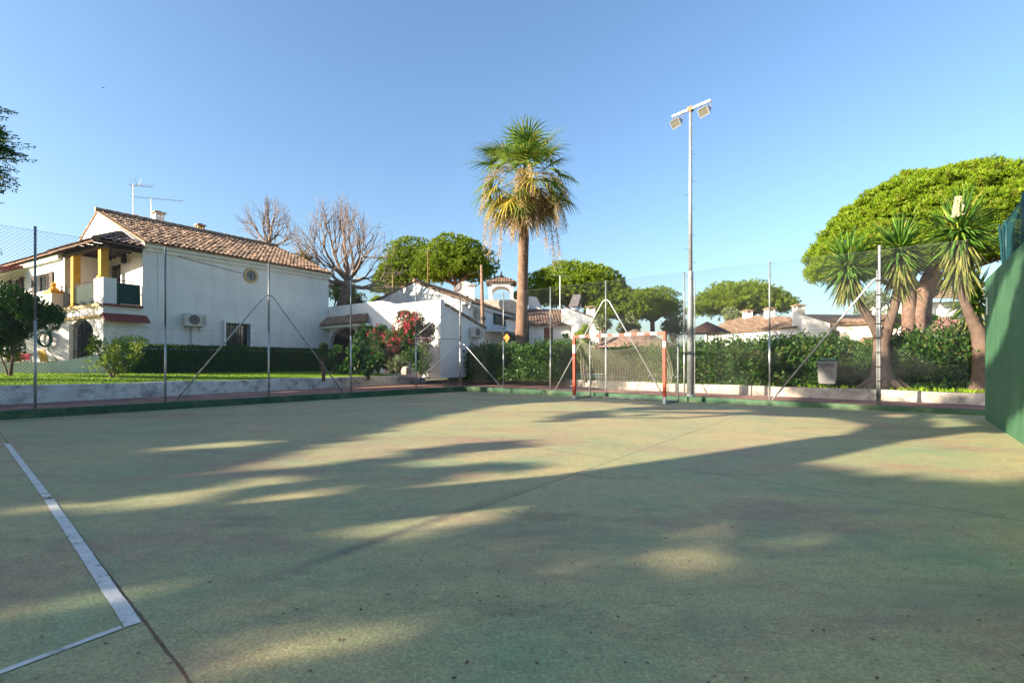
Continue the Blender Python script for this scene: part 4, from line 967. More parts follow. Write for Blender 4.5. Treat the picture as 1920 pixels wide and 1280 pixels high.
# ------------------------------------------------------------------ patio in front of the arch
pts = []
mb = MB(); v = []; N_ = 40
for i in range(N_+1):
    px = -120+(196+120)*i/N_; d = 17.2+1.9*(i/N_)**1.5
    x = (px-CX)/FPX*d
    topy = 679-0.5*math.sin(i*.2)-17*max(0, (px-70)/120)**1.8
    zt = zat(topy, d); v.append((x, d, zt))
al = []
for i, p in enumerate(v):
    a = Vector(v[max(0, i-1)][:2]); b_ = Vector(v[min(N_, i+1)][:2]); s = (b_-a).normalized(); s = Vector((-s.y, s.x))*0.2
    al += [(p[0], p[1], 0.5), (p[0], p[1], p[2]), (p[0]+s.x, p[1]+s.y, p[2]), (p[0]+s.x, p[1]+s.y, 0.5)]
mb.add(al, [(i*4+j, (i+1)*4+j, (i+1)*4+j+1, i*4+j+1) for i in range(N_) for j in range(3)]+[(0, 1, 2, 3), tuple(N_*4+j for j in (3, 2, 1, 0))])
tag(build('garden_wall', mb, M['plaster'], loc=(v[20][0], v[20][1], 0.7)), 'low curved white wall sweeping round the patio', 'wall')
# wall with the hose: runs back beside the arch, top curving down to the left
hw0, hd = 18.2, 20.6
mb = MB(); n = 24; fr_pts = []
for i in range(n+1):
    px = -60+(129+60)*i/n; d = hd; ty_ = 607+ (0 if px > 60 else (60-px)**1.5/14)
    fr_pts.append(((px-CX)/FPX*d, d, zat(ty_, d)))
al = []
for p in fr_pts: al += [(p[0], p[1], 0.6), (p[0], p[1], p[2]), (p[0], p[1]+0.2, p[2]), (p[0], p[1]+0.2, 0.6)]
mb.add(al, [(i*4+j, (i+1)*4+j, (i+1)*4+j+1, i*4+j+1) for i in range(n) for j in range(3)]+[(0, 1, 2, 3), tuple(n*4+j for j in (3, 2, 1, 0))])
tag(build('garden_wall', mb, M['plaster'], loc=(fr_pts[12][0], hd, 0.7)), 'white garden wall with a coiled hose hung on it', 'wall')
hc = wp(85, 636, hd-0.10)
hs = thing('hose_reel', 'coiled dark green garden hose hanging on the patio wall', 'hose', hc)
mb = MB(); pts = []
for k in range(16*6+1):
    a = 2*math.pi*k/16; r_ = 0.28+0.028*math.sin(k*0.37); pts.append((hc[0]+r_*math.cos(a), hc[1]-0.02+0.06*math.sin(k*0.21), hc[2]+r_*math.sin(a)*1.08))
mb.tube(pts, 0.02, 6); mb.tube([(hc[0]+0.1, hc[1], hc[2]-0.3), (hc[0]+0.2, hc[1]-0.05, hc[2]-0.5), (hc[0]+0.5, hc[1]-0.1, hc[2]-0.75), (hc[0]+0.6, hc[1]-0.1, hc[2]-0.95)], 0.016, 6); build('hose', mb, M['hose'], hs, True)
mb = MB(); mb.box(hc[0]-0.14, hc[0]+0.14, hc[1]-0.08, hc[1]+0.1, hc[2]+0.22, hc[2]+0.34); build('bracket', mb, M['iron'], hs)
# table with pink cloth and two yellow chairs
tc_ = wp(52, 668, 19.7); PZ = 0.80
tb = thing('patio_table', 'small patio table standing by the hose wall', 'table', (tc_[0], tc_[1], PZ))
mb = MB(); mb.box(tc_[0]-0.5, tc_[0]+0.5, tc_[1]-0.35, tc_[1]+0.35, PZ+0.70, PZ+0.73); build('tabletop', mb, M['whitepaint'], tb)
for sx in (-1, 1):
    for sy in (-1, 1): mb = MB(); mb.bar((tc_[0]+sx*0.45, tc_[1]+sy*0.3, PZ), (tc_[0]+sx*0.4, tc_[1]+sy*0.28, PZ+0.70), 0.018, 6); build('leg', mb, M['whitepaint'], tb)
mb = MB(); mb.box(tc_[0]-0.46, tc_[0]+0.46, tc_[1]-0.38, tc_[1]+0.36, PZ+0.735, PZ+0.755); mb.box(tc_[0]-0.46, tc_[0]+0.46, tc_[1]-0.39, tc_[1]-0.375, PZ+0.50, PZ+0.755)
tag(build('tablecloth', mb, M['pinkcloth'], loc=(tc_[0], tc_[1], PZ+0.73)), 'bright pink cloth folded over the patio table', 'tablecloth')
def chair(px, d, label, flip):
    c_ = wp(px, 680, d); c_ = (c_[0], c_[1], PZ); t = thing('patio_chair', label, 'chair', c_, 0.3*flip, 'yellow chairs on the patio'); f = Frame(c_, 0.3*flip)
    mb = MB(f); mb.box(-0.22, 0.22, -0.22, 0.22, 0.42, 0.46); build('seat', mb, M['yellowpl'], t)
    mb = MB(f); mb.prism([(-0.22, -0.2, 0.46), (0.22, -0.2, 0.46), (0.20, -0.30, 0.88), (-0.20, -0.30, 0.88)], (0, 0.03, 0)); build('backrest', mb, M['yellowpl'], t)
    for sx in (-1, 1):
        for sy in (-1, 1): mb = MB(f); mb.bar((sx*0.2, sy*0.2, 0), (sx*0.19, sy*0.18, 0.42), 0.015, 6); build('leg', mb, M['iron'], t)
chair(33, 18.9, 'yellow patio chair on the trunk side of the pink table', 1); chair(94, 19.3, 'yellow patio chair under the coiled hose', -1); chair(-2, 18.7, 'yellow patio chair at the left picture edge', -1)

# ------------------------------------------------------------------ long garden wall with porch, joined to the lean-to
K0 = (-3.33, 23.0, 0.8)
FJ = Frame(K0, math.atan2(E2[1], E2[0]))                   # x from the near corner back towards the long house; -y side is outwards? (faces -E1)
annex = thing('garden_annex', 'low white walled annex with arched porch and sloping roof', 'annex', K0, FJ.ang)
# frame with x reversed so that +y is into the building
P1w = FA.w((LN, 0, 0)); dJ = (K0[0]-P1w[0], K0[1]-P1w[1]); lJ = math.hypot(*dJ)
FJ2 = Frame((P1w[0], P1w[1], 0.8), math.atan2(dJ[1], dJ[0]))
def jx(px): return hit(px, P1w[:2], (dJ[0]/lJ, dJ[1]/lJ))
pj0, pj1 = jx(618), jx(676); pr = (pj1-pj0)/2
mb = MB(FJ2); panel(mb, FJ2, 0.02, jx(714), -0.3, 3.62, [(pj0, pj1, -0.29, 2.42)])
arch(mb, FJ2, (pj0+pj1)/2, pr, 1.55, 2.42, rz=0.82)
panel(mb, FJ2, jx(714), lJ, -0.3, 3.36)
mb.fr = FJ2
mb.prism([(jx(714), 0, 3.35), (jx(714), 0, 3.62), (jx(735), 0, 3.45), (jx(735), 0, 3.35)], (0, 0.25, 0))
# right-hand side of the lean-to, top sloping down
mb.fr = Frame(K0, math.atan2(E1[1], E1[0]))
mb.prism([(0, 0.0, -0.3), (3.3, 0.0, -0.3), (3.3, 0.0, 2.36), (0, 0.0, 3.34)], (0, 0.25, 0)); build('wall', mb, M['plaster'], annex)
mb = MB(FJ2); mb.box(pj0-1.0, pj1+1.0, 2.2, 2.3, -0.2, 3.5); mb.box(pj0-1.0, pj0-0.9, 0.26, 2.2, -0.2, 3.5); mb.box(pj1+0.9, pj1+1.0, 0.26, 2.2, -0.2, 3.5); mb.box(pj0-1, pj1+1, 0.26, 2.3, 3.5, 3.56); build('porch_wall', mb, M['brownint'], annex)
mb = MB(); a_, b_ = FJ2.w((0.03, -0.55, 2.55)), FJ2.w((jx(697), -0.55, 2.55)); tiles(mb, [a_, b_, FJ2.w((jx(697)-0.3, -0.005, 3.02)), FJ2.w((0.03, -0.005, 3.02))], amp=0.06, row=0.35); build('awning', mb, M['tiledark'], annex)
mb = MB(FJ2); mb.box(0.03, jx(695), -0.4, -0.005, 2.36, 2.48); build('cornice', mb, M['plaster'], annex)
mb = MB(); FK = Frame(K0, math.atan2(E1[1], E1[0]))
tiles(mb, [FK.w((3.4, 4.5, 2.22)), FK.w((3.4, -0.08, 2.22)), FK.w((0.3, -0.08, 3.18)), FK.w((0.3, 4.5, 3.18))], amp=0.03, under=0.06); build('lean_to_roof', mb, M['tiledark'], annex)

# ------------------------------------------------------------------ house behind with the gable facing the camera side
EB = (0.32, 0.947); K1 = (-3.35, 33.0, 0.6)
FB = Frame(K1, math.atan2(EB[1], EB[0]))
HB = thing('white_house', 'white gabled house with shuttered window and rooftop terrace behind the palm', 'house', K1, FB.ang)
def fbx(px): return hit(px, K1[:2], EB)
def fbz(px, py): t = fbx(px); return zat(py, K1[1]+EB[1]*t)-K1[2]
EZB = 4.75
wB = (fbx(931), fbx(962), fbz(946, 612), fbz(946, 589))
wB2 = (fbx(966), fbx(975), fbz(970, 611), fbz(970, 588))
mb = MB(FB); panel(mb, FB, 0, 17, -0.3, EZB, [wB])
mb.fr = FB
mb.prism([(0, 0.25, -0.3), (0, 7.2, -0.3), (0, 7.2, EZB), (0, 0.25, EZB)], (0.25, 0, 0))
mb.prism([(0, 0, EZB+0.002), (0, 7.2, EZB+0.002), (0, 3.6, 6.15)], (0.25, 0, 0)); mb.box(0.25, 17, 7.0, 7.25, -0.3, EZB); mb.box(16.75, 17, 0.25, 7, -0.3, EZB)
build('wall', mb, M['plaster'], HB)
mb = MB(); e = 0.35
tiles(mb, [FB.w((-0.08, -e, EZB+0.04)), FB.w((17.3, -e, EZB+0.04)), FB.w((17.3, 3.6, 6.28)), FB.w((-0.08, 3.6, 6.28))], row=0.5, seg=4)
tiles(mb, [FB.w((17.3, 7.2+e, EZB+0.04)), FB.w((-0.08, 7.2+e, EZB+0.04)), FB.w((-0.08, 3.6, 6.28)), FB.w((17.3, 3.6, 6.28))], row=1, seg=4)
ridge(mb, FB.w((-0.1, 3.6, 6.32)), FB.w((17.3, 3.6, 6.32)), 0.12, 6)
rb = build('roof', mb, M['tile'], HB)
mb = MB(FB); mb.box(0, 17.1, -0.22, -0.003, EZB-0.22, EZB-0.04); build('cornice', mb, M['plaster'], HB)
wi = window(HB, FB, *wB, 'whitepaint', 0.14, 1)
mb = MB(FB); mb.box(wB[0]-0.75, wB[0]-0.02, -0.05, -0.01, wB[2], wB[3]); build('shutter', mb, M['darkgreen'], wi)
mb = MB(FB); mb.box(wB2[0], wB2[0]+2.2, -0.35, -0.004, wB[2]-0.1, wB[3]+0.35); 
build('grille_box', mb, M['acwhite'], wi)
b2 = MB(FB); b2.box(wB[0]-0.5, wB[1]+0.5, 0.7, 0.75, wB[2]-0.4, wB[3]+0.3); build('room_dark_panel', b2, M['blackin'], wi)  # thin panel with indoor darkness put into its colour
# terrace parapet and balcony
z0_ = fbz(960, 628); mb = MB(FB); mb.box(fbx(906), 17, -1.9, -0.005, z0_-0.12, z0_); mb.box(fbx(906), 17, -1.9, -1.78, z0_, z0_+0.62); build('terrace', mb, M['plaster'], HB)
mb = MB(FB); mb.box(fbx(906), 17, -2.0, -1.72, z0_+0.62, z0_+0.70); build('terrace_cap', mb, M['cream'], HB)
mb = MB(FB); x = fbx(872); mb.tube([(x, -0.1, fbz(878, 566)), (x, -0.4, fbz(878, 568)), (x-0.4, -0.5, fbz(872, 580))], 0.09, 8); build('flue', mb, M['acwhite'], HB)
# parapet block and cupola on the roof
bx0, bx1, by = -2.55, 1.35, 42.5
mb = MB(); mb.box(bx0, bx1, by, by+4.5, 4.6, zat(562, by)); build('roof_terrace', mb, M['oldplaster'], HB)
cx_, cy_ = (940-CX)/FPX*44.3, 44.3
r_ = 1.05; zc0, zc1 = zat(562, cy_)-0.1, zat(534, cy_)
cu = MB()
for sx in (-1, 1):
    for sy in (-1, 1): cu.box(cx_+sx*(r_-0.12)-0.14, cx_+sx*(r_-0.12)+0.14, cy_+sy*(r_-0.12)-0.14, cy_+sy*(r_-0.12)+0.14, zc0, zc1-0.3)
for k, fr in enumerate((Frame((cx_-r_, cy_-r_, 0), 0), Frame((cx_+r_, cy_-r_, 0), R(90)), Frame((cx_+r_, cy_+r_, 0), R(180)), Frame((cx_-r_, cy_+r_, 0), R(270)))):
    arch(cu, fr, r_, r_-0.26, zc1-0.75, zc1-0.05+0.001*k, 0.2, rz=0.5)
    cu.fr = ID
cu.box(cx_-r_, cx_+r_, cy_-r_, cy_+r_, zc1-0.05, zc1+0.06)
o = build('cupola', cu, M['plaster'], HB)
mb = MB(); e = r_+0.28; zt = zat(517, cy_)
for a, b_ in (((-1, -1), (1, -1)), ((1, -1), (1, 1)), ((1, 1), (-1, 1)), ((-1, 1), (-1, -1))):
    tiles(mb, [(cx_+a[0]*e, cy_+a[1]*e, zc1+0.07), (cx_+b_[0]*e, cy_+b_[1]*e, zc1+0.07), (cx_, cy_, zt)], amp=0.03, seg=4, under=0.05)
mb.lathe((cx_, cy_, zt-0.05), [(0.14, 0), (0.1, 0.12), (0.05, 0.2), (0.09, 0.3), (0.015, 0.5)], 8)
build('cupola_roof', mb, M['tiledark'], o)
mb = MB(Frame((1.6, 46, 0), 0)); mb.prism([(0, 0, 4.5), (2.4, 0, 4.5), (2.4, 0, zat(584, 46)), (1.2, 0, zat(578, 46)), (0.7, 0, zat(557, 46)), (0, 0, zat(555, 46))], (0, 2, 0)); build('stair_parapet', mb, M['plaster'], HB)
chimney(rb, ID, (885-CX)/FPX*40, 40, 5.3, zat(535, 40), 0.24, 'cream')
dish((*wp(870, 545, 41)[:2], wp(870, 545, 41)[2]), 0.75, (-0.2, -0.9, 0.35), 'large grey dish on the gabled roof beside its chimney', base=1.0)
aircon(FB, fbx(893), fbz(893, 596)*1.0-0.0, 'upper air conditioner under the eave of the gabled house', 'air conditioners on the house walls', 1.0, 0.3)
aircon(Frame(K0, math.atan2(E1[1], E1[0])), 2.4, zat(632, 25)-0.8, 'air conditioner on the shaded lean-to wall near the wooden pole', 'air conditioners on the house walls', 0.85, 1.1)

# ------------------------------------------------------------------ low house with solar panel
y_ = 40.0
def X(px, d=40.0): return (px-CX)/FPX*d
HCo = (X(1030), y_, 0.5)
HC = thing('white_house', 'low white house with brown roof and slanting gable behind the goal', 'house', HCo)
mb = MB(); d0_, d1_ = X(1020), X(1037)
panel(mb, Frame((0, y_, 0), 0), X(992), X(1071), 0.3, zat(607, y_), [(d0_, d1_, 0.31, zat(614, y_))])
mb.fr = ID
mb.prism([(X(1071), y_-1.5, 0.3), (X(1125), y_-1.5, 0.3), (X(1125), y_-1.5, zat(604, y_-1.5)), (X(1058), y_-1.5, zat(577, y_-1.5)), (X(1050), y_-1.5, zat(580, y_-1.5)), (X(1050), y_-1.5, zat(604, y_-1.5)), (X(1071), y_-1.5, zat(612, y_-1.5))], (0, 0.3, 0))
mb.box(X(1071), X(1071)+0.25, y_-1.2, y_+6, 0.3, 4.4); mb.box(X(1125)-0.3, X(1125)-0.01, y_-1.2, y_+6, 0.3, 4.3); mb.box(X(992), X(1125), y_+6, y_+6.2, 0.3, 4.3)
build('wall', mb, M['plaster'], HC)
mb = MB(); tiles(mb, [(X(985), y_-0.5, zat(609, y_)), (X(1076), y_-0.5, zat(610, y_)), (X(1056)*1.08, y_+4, zat(580, y_+4)), (X(985), y_+4, zat(580, y_+4))], row=0.5, seg=4)
tiles(mb, [(X(1127), y_+6, 4.3), (X(1127), y_-1.25, zat(604, y_-1.5)+0.08), (X(1058), y_-1.25, zat(577, y_-1.5)+0.08), (X(1058), y_+6, 5.6)], row=0.6, seg=4)
rc = build('roof', mb, M['tiledark'], HC)
mb = MB(); mb.box(d0_, d1_, y_+0.12, y_+0.17, 0.31, zat(614, y_)); build('door', mb, M['redtile'], HC)
chimney(rc, ID, X(1113), y_+1.5, 4.2, zat(575, y_+1.5), 0.33, 'plaster')
mb = MB(); mb.box(X(1088), X(1096), y_-1.56, y_-1.503, zat(632, y_), zat(613, y_)); build('window', mb, M['darkwood'], HC)
sp = thing('solar_water_heater', 'tilted solar panel with metal tank on the low house roof', 'solar heater', (X(1083), y_+2, 4.9))
za, zb2 = zat(552, y_+2), zat(576, y_+2)
mb = MB(); mb.prism([(X(1070), y_+1.6, zb2), (X(1088), y_+1.4, zb2), (X(1096), y_+2.2, za), (X(1081), y_+2.4, za)], (0.02, 0.06, 0.05)); build('collector', mb, M['solar'], sp)
mb = MB(); mb.bar((X(1074), y_+1.9, zb2-0.25), (X(1092), y_+1.8, zb2-0.25), 0.28, 12); build('tank', mb, M['tank'], sp, True)
mb = MB()
for px in (1083, 1097): mb.bar((X(px), y_+2.5, 4.5), (X(px), y_+2.4, za), 0.03, 5)
build('stand', mb, M['galv'], sp)
# white planter wall / small garden gate pieces between
mb = MB(); mb.box(X(1060, 36), X(1076, 36), 36, 36.2, 0.4, zat(650, 36)); mb.box(X(1118, 38), X(1124, 38), 38, 38.3, 0.4, zat(600, 38)); 
tag(build('garden_wall', mb, M['plaster'], loc=(X(1068, 36), 36, 0.4)), 'short white wall piece beside the low house, seen through the goal', 'wall')

# ------------------------------------------------------------------ long low tiled house on the right
y_ = 38.0
KD = (X(1490, 34), 34.0, 0.5)
HD = thing('tiled_house', 'long low house with orange tile roofs and a white gable', 'house', KD)
yl, yr = 42.0, 34.0; xl, xr = X(1322, yl), X(1488, yr)
mb = MB(); mb.prism([(xl, yl, 0.3), (xr, yr, 0.3), (xr, yr, zat(613, yr)), (xl, yl, zat(624, yl))], (0.15, 0.25, 0))
# gable
xg1, yg1 = X(1556, 33.2), 33.2
mb.prism([(xr, yr, 0.3), (xg1, yg1, 0.3), (xg1, yg1, zat(606, yg1)), (xr, yr, zat(585, yr)), ], (0.06, 0.28, 0))
# cream long wall to the right
xe, ye = X(1690, 31.5), 31.5
build('wall', mb, M['plaster'], HD)
mb = MB(); fr_ = Frame((xg1+0.02, yg1+0.6, 0), math.atan2(ye-yg1, xe-xg1)); Lw = math.hypot(xe-xg1, ye-yg1)
xw = Lw*(1578-1556)/(1690-1556)
panel(mb, fr_, 0, Lw, 0.3, zat(607, yg1), [(xw-0.22, xw+0.25, zat(630, 33), zat(619, 33))]); build('side_wall', mb, M['cream'], HD)
mb = MB(fr_); mb.box(xw-0.22, xw+0.25, 0.14, 0.18, zat(630, 33), zat(619, 33)); build('window', mb, M['glass'], HD)
mb = MB()
tiles(mb, [(xl-0.3, yl-0.5, zat(626, yl)), (xr, yr-0.5, zat(613, yr-0.5)), (xr+2.0, yr+4.0, zat(590, yr)+0.25), (X(1385, 46), 46.0, zat(598, 46))], per=0.3, row=0.5, seg=4, amp=0.05)
a_ = (xr-0.1, yr-0.1, zat(585, yr)+0.06); b_ = fr_.w((Lw+0.5, -0.35, zat(607, yg1)+0.02)); c_ = fr_.w((-0.1, -0.35, zat(607, yg1)+0.02))
tiles(mb, [c_, b_, (b_[0]+2.2, b_[1]+4.5, a_[2]-0.05), (a_[0]+1.5, a_[1]+2.2, a_[2]+0.02)], per=0.3, row=0.5, seg=4, amp=0.05)
rd = build('roof', mb, M['tile'], HD)
for px, py, d in ((1402, 582, 43), (1443, 578, 40)): chimney(rd, ID, X(px, d), d, 3.8, zat(py, d), 0.3, 'plaster')
chimney(rd, ID, X(1497, 36.5), 36.5, 3.9, zat(572, 36.5), 0.3, 'cream')
mb = MB(); fr2 = Frame((X(1640, 27), 27.0, 0), 0)
tiles(mb, [(X(1597, 27), 27, zat(652, 27)), (X(1665, 27), 27, zat(652, 27)), (X(1665, 29), 29, zat(632, 29)), (X(1617, 29), 29, zat(632, 29))], per=0.26, row=0.4)
o_ = build('canopy_roof', mb, M['tile'], HD)
mb = MB(); mb.box(X(1600, 28), X(1690, 28), 28.2, 28.4, 0.4, zat(652, 28)); build('outhouse_wall', mb, M['cream'], HD)
# thatched parasol
pc = wp(1326, 614, 33)
ps = thing('thatched_parasol', 'wide brown thatched parasol beside the tiled house', 'parasol', (pc[0], 33, 0.45))
mb = MB(); mb.lathe((pc[0], 33, zat(625, 33)), [(1.5, 0), (1.48, 0.04), (0.7, 0.45), (0.05, 0.78)], 18); build('canopy', mb, M['darkwood'], ps)
mb = MB(); mb.bar((pc[0], 33, 0.45), (pc[0], 33, zat(622, 33)), 0.06); build('pole', mb, M['creosote'], ps)
ps = thing('thatched_parasol', 'flat brown parasol roof behind the goal crossbar', 'parasol', (X(1190, 36), 36, 0.45))
mb = MB(); mb.lathe((X(1190, 36), 36, zat(652, 36)), [(3.2, 0), (3.15, 0.08), (1.6, 0.75), (0.1, 1.35)], 20); build('canopy', mb, M['tiledark'], ps)
mb = MB(); mb.bar((X(1190, 36), 36, 0.45), (X(1190, 36), 36, zat(650, 36)), 0.08); build('pole', mb, M['creosote'], ps)

# ------------------------------------------------------------------ far white house at the right
y_ = 52.0
HE = thing('white_house', 'distant white two-storey house seen between the yucca heads', 'house', (X(1755, 52), 52, 0.4))
mb = MB()
panel(mb, Frame((0, 52, 0), 0), X(1712, 52), X(1800, 52), 0.3, zat(600, 52), [(X(1732, 52), X(1752, 52), zat(624, 52), zat(607, 52))])
mb.fr = ID
mb.box(X(1700, 53), X(1842, 53), 53, 59, 0.3, zat(566, 53)); mb.box(X(1734, 52.6), X(1741, 52.6), 52.4, 53.4, zat(600, 52), zat(546, 52)); mb.box(X(1757, 52.8), X(1790, 52.8), 52.5, 53, zat(600, 52), zat(578, 52))
build('wall', mb, M['plaster'], HE)
mb = MB(); mb.box(X(1732, 52), X(1752, 52), 52.12, 52.16, zat(624, 52), zat(607, 52)); build('window', mb, M['glass'], HE)
mb = MB(); tiles(mb, [(X(1739, 51.5), 51.5, zat(559, 52)), (X(1846, 51.5), 51.5, zat(559, 52)), (X(1840, 56), 56, zat(540, 56)), (X(1750, 56), 56, zat(540, 56))], row=0.7, seg=4, per=0.3)
tiles(mb, [(X(1708, 51.2), 51.2, zat(602, 52)), (X(1762, 51.2), 51.2, zat(602, 52)), (X(1762, 52.4), 52.35, zat(596, 52)), (X(1708, 52.4), 52.35, zat(596, 52))], row=0.5, seg=4, per=0.3)
build('roof', mb, M['tile'], HE)

# pool beyond the goal and at right
mb = MB(); mb.poly([(X(1075, 29), 27.5, 0.46), (X(1190, 29), 27.5, 0.46), (X(1180, 34), 33, 0.46), (X(1080, 34), 33, 0.46)]); struct(build('pool_water', mb, M['water']))
mb = MB(); mb.poly([(X(1775, 22), 21, 0.46), (X(1900, 22), 21, 0.46), (X(1870, 30), 27, 0.46), (X(1775, 30), 27, 0.46)]); struct(build('pool_water', mb, M['water']))
mb = MB(); mb.poly([(X(1060, 27), 26.2, 0.45), (X(1330, 27), 24.2, 0.45), (X(1320, 38), 35, 0.45), (X(1060, 38), 35, 0.45)]); struct(build('pool_terrace', mb, M['cream']))
mb = MB(); mb.poly([(X(1600, 22), 20, 0.45), (X(1930, 22), 19, 0.45), (X(1900, 30), 29, 0.45), (X(1600, 30), 29, 0.45)]); struct(build('pool_terrace', mb, M['cream']))

# ------------------------------------------------------------------ poles
pc = wp(906, 645, 27.5); b_ = (pc[0], 27.5, 0.5)
up = thing('utility_pole', 'dark wooden utility pole beside the palm trunk', 'pole', b_)
mb = MB(); mb.tube([b_, (b_[0]-0.03, b_[1], zat(600, 27.5)), (b_[0]-0.10, b_[1], zat(497, 27.5))], [0.12, 0.11, 0.075], 10); build('shaft', mb, M['creosote'], up, True)
mb = MB(); mb.bar((b_[0]-0.1, b_[1], zat(507, 27.5)), (b_[0]-0.9, b_[1]+1.0, zat(509, 27.5)), 0.015, 5); mb.lathe((b_[0]-0.02, b_[1], zat(600, 27.5)), [(0.15, 0), (0.15, 0.18)], 10); build('fittings', mb, M['iron'], up)
def lamppost(px, pyt, d, label, m='ochrepale'):
    b_ = (X(px, d), d, 0.5); t = thing('antenna_mast', label, 'mast', b_); zt = zat(pyt, d); mb = MB(); mb.bar(b_, (b_[0], b_[1], zt), 0.035, 6); build('pole', mb, M[m], t)
    mb = MB(); yagi(mb, (b_[0], b_[1], zt), (1, 0.2, 0), 1.6, 8, 0.7); build('dipole_array', mb, M['galv'], t)
lamppost(1050, 517, 44, 'thin mast rising in front of the middle pine', 'galv')
lamppost(802, 470, 40, 'rust coloured aerial mast behind the white gable peak', 'rust')
lamppost(736, 512, 37, 'pale aerial mast left of the white gable')

# ------------------------------------------------------------------ litter bin
bz = 0.42; bd = 15.3; bp_ = wp(1552, 720, bd)
bn = thing('litter_bin', 'grey plastic litter bin on a post in front of the hedge', 'bin', (bp_[0], bd, bz), 0.5)
f = Frame((bp_[0], bd, bz), -0.65)
zb0, zb1 = zat(719, bd)-bz, zat(677, bd)-bz
mb = MB(f)
def ring(w_, d_, z): return [(-w_, -d_, z), (w_, -d_, z), (w_, d_, z), (-w_, d_, z)]
bw = 0.26
rr = [ring(bw*0.86, 0.17, zb0), ring(bw*0.9, 0.185, zb0+0.1), ring(bw, 0.21, zb1-0.06), ring(bw*1.06, 0.23, zb1-0.06), ring(bw*1.06, 0.23, zb1)]
mb.add([p for r in rr for p in r], [(0, 3, 2, 1)]+[(i*4+k, i*4+(k+1) % 4, (i+1)*4+(k+1) % 4, (i+1)*4+k) for i in range(4) for k in range(4)])
o = build('body', mb, M['bin'], bn); bv = o.modifiers.new('bevel', 'BEVEL'); bv.width = 0.025; bv.segments = 3
mb = MB(f); mb.box(-bw*1.08, bw*1.08, -0.24, 0.24, zb1+0.002, zb1+0.045); mb.box(-bw*0.8, bw*0.8, 0.12, 0.2, zb1+0.045, zb1+0.10); o = build('lid', mb, M['darkgreen'], bn)
mb = MB(f); mb.bar((0, 0.27, -0.1), (0, 0.27, zb1), 0.03, 8); build('post', mb, M['darksteel'], bn)
mb = MB(f); mb.tube([(bw*1.02*math.cos(a), 0.225*math.sin(a), zb1-0.12) for a in np.linspace(0, 2*math.pi, 20)], 0.012, 4)
mb.poly([(-0.24, -0.226, zb1-0.08), (0.2, -0.226, zb1-0.07), (0.16, -0.222, zb1-0.2), (0, -0.224, zb1-0.16), (-0.16, -0.222, zb1-0.22)]); build('liner', mb, M['acdark'], bn)

# bird high in the sky
bc = wp(193, 165, 60)
mb = MB(); v = [(0, -0.35, 0), (0.07, 0, 0.05), (-0.07, 0, 0.05), (0, 0.3, 0), (0, 0, -0.06), (0.5, 0.05, 0.16), (-0.5, 0.05, 0.10), (0.45, 0.12, 0.15), (-0.45, 0.12, 0.09), (0, 0.08, 0.03), (0, -0.1, 0.04)]
v = [(bc[0]+p[0]*0.5+p[1]*0.15, bc[1]+p[1]*0.5, bc[2]+p[2]*0.5) for p in v]
mb.add(v, [(0, 1, 2), (0, 4, 1), (0, 2, 4), (3, 2, 1), (3, 1, 4), (3, 4, 2), (9, 10, 5, 7), (10, 9, 8, 6)])
tag(build('bird', mb, M['iron'], loc=bc), 'small dark bird flying high above the left house', 'bird')

# ------------------------------------------------------------------ trees
def limb(mb, p, q, r0, r1, bend=0.1, n=6, seg=7):
    p, q = Vector(p), Vector(q); d = q-p; o = Vector((random.uniform(-1, 1), random.uniform(-1, 1), random.uniform(-0.3, 0.8)))*d.length*bend
    pts = [tuple(p+d*(i/n)+o*math.sin(math.pi*i/n)+Vector((random.uniform(-1, 1), random.uniform(-1, 1), random.uniform(-1, 1)))*d.length*0.012) for i in range(n+1)]
    mb.tube(pts, [r0+(r1-r0)*i/n for i in range(n+1)], seg); return pts

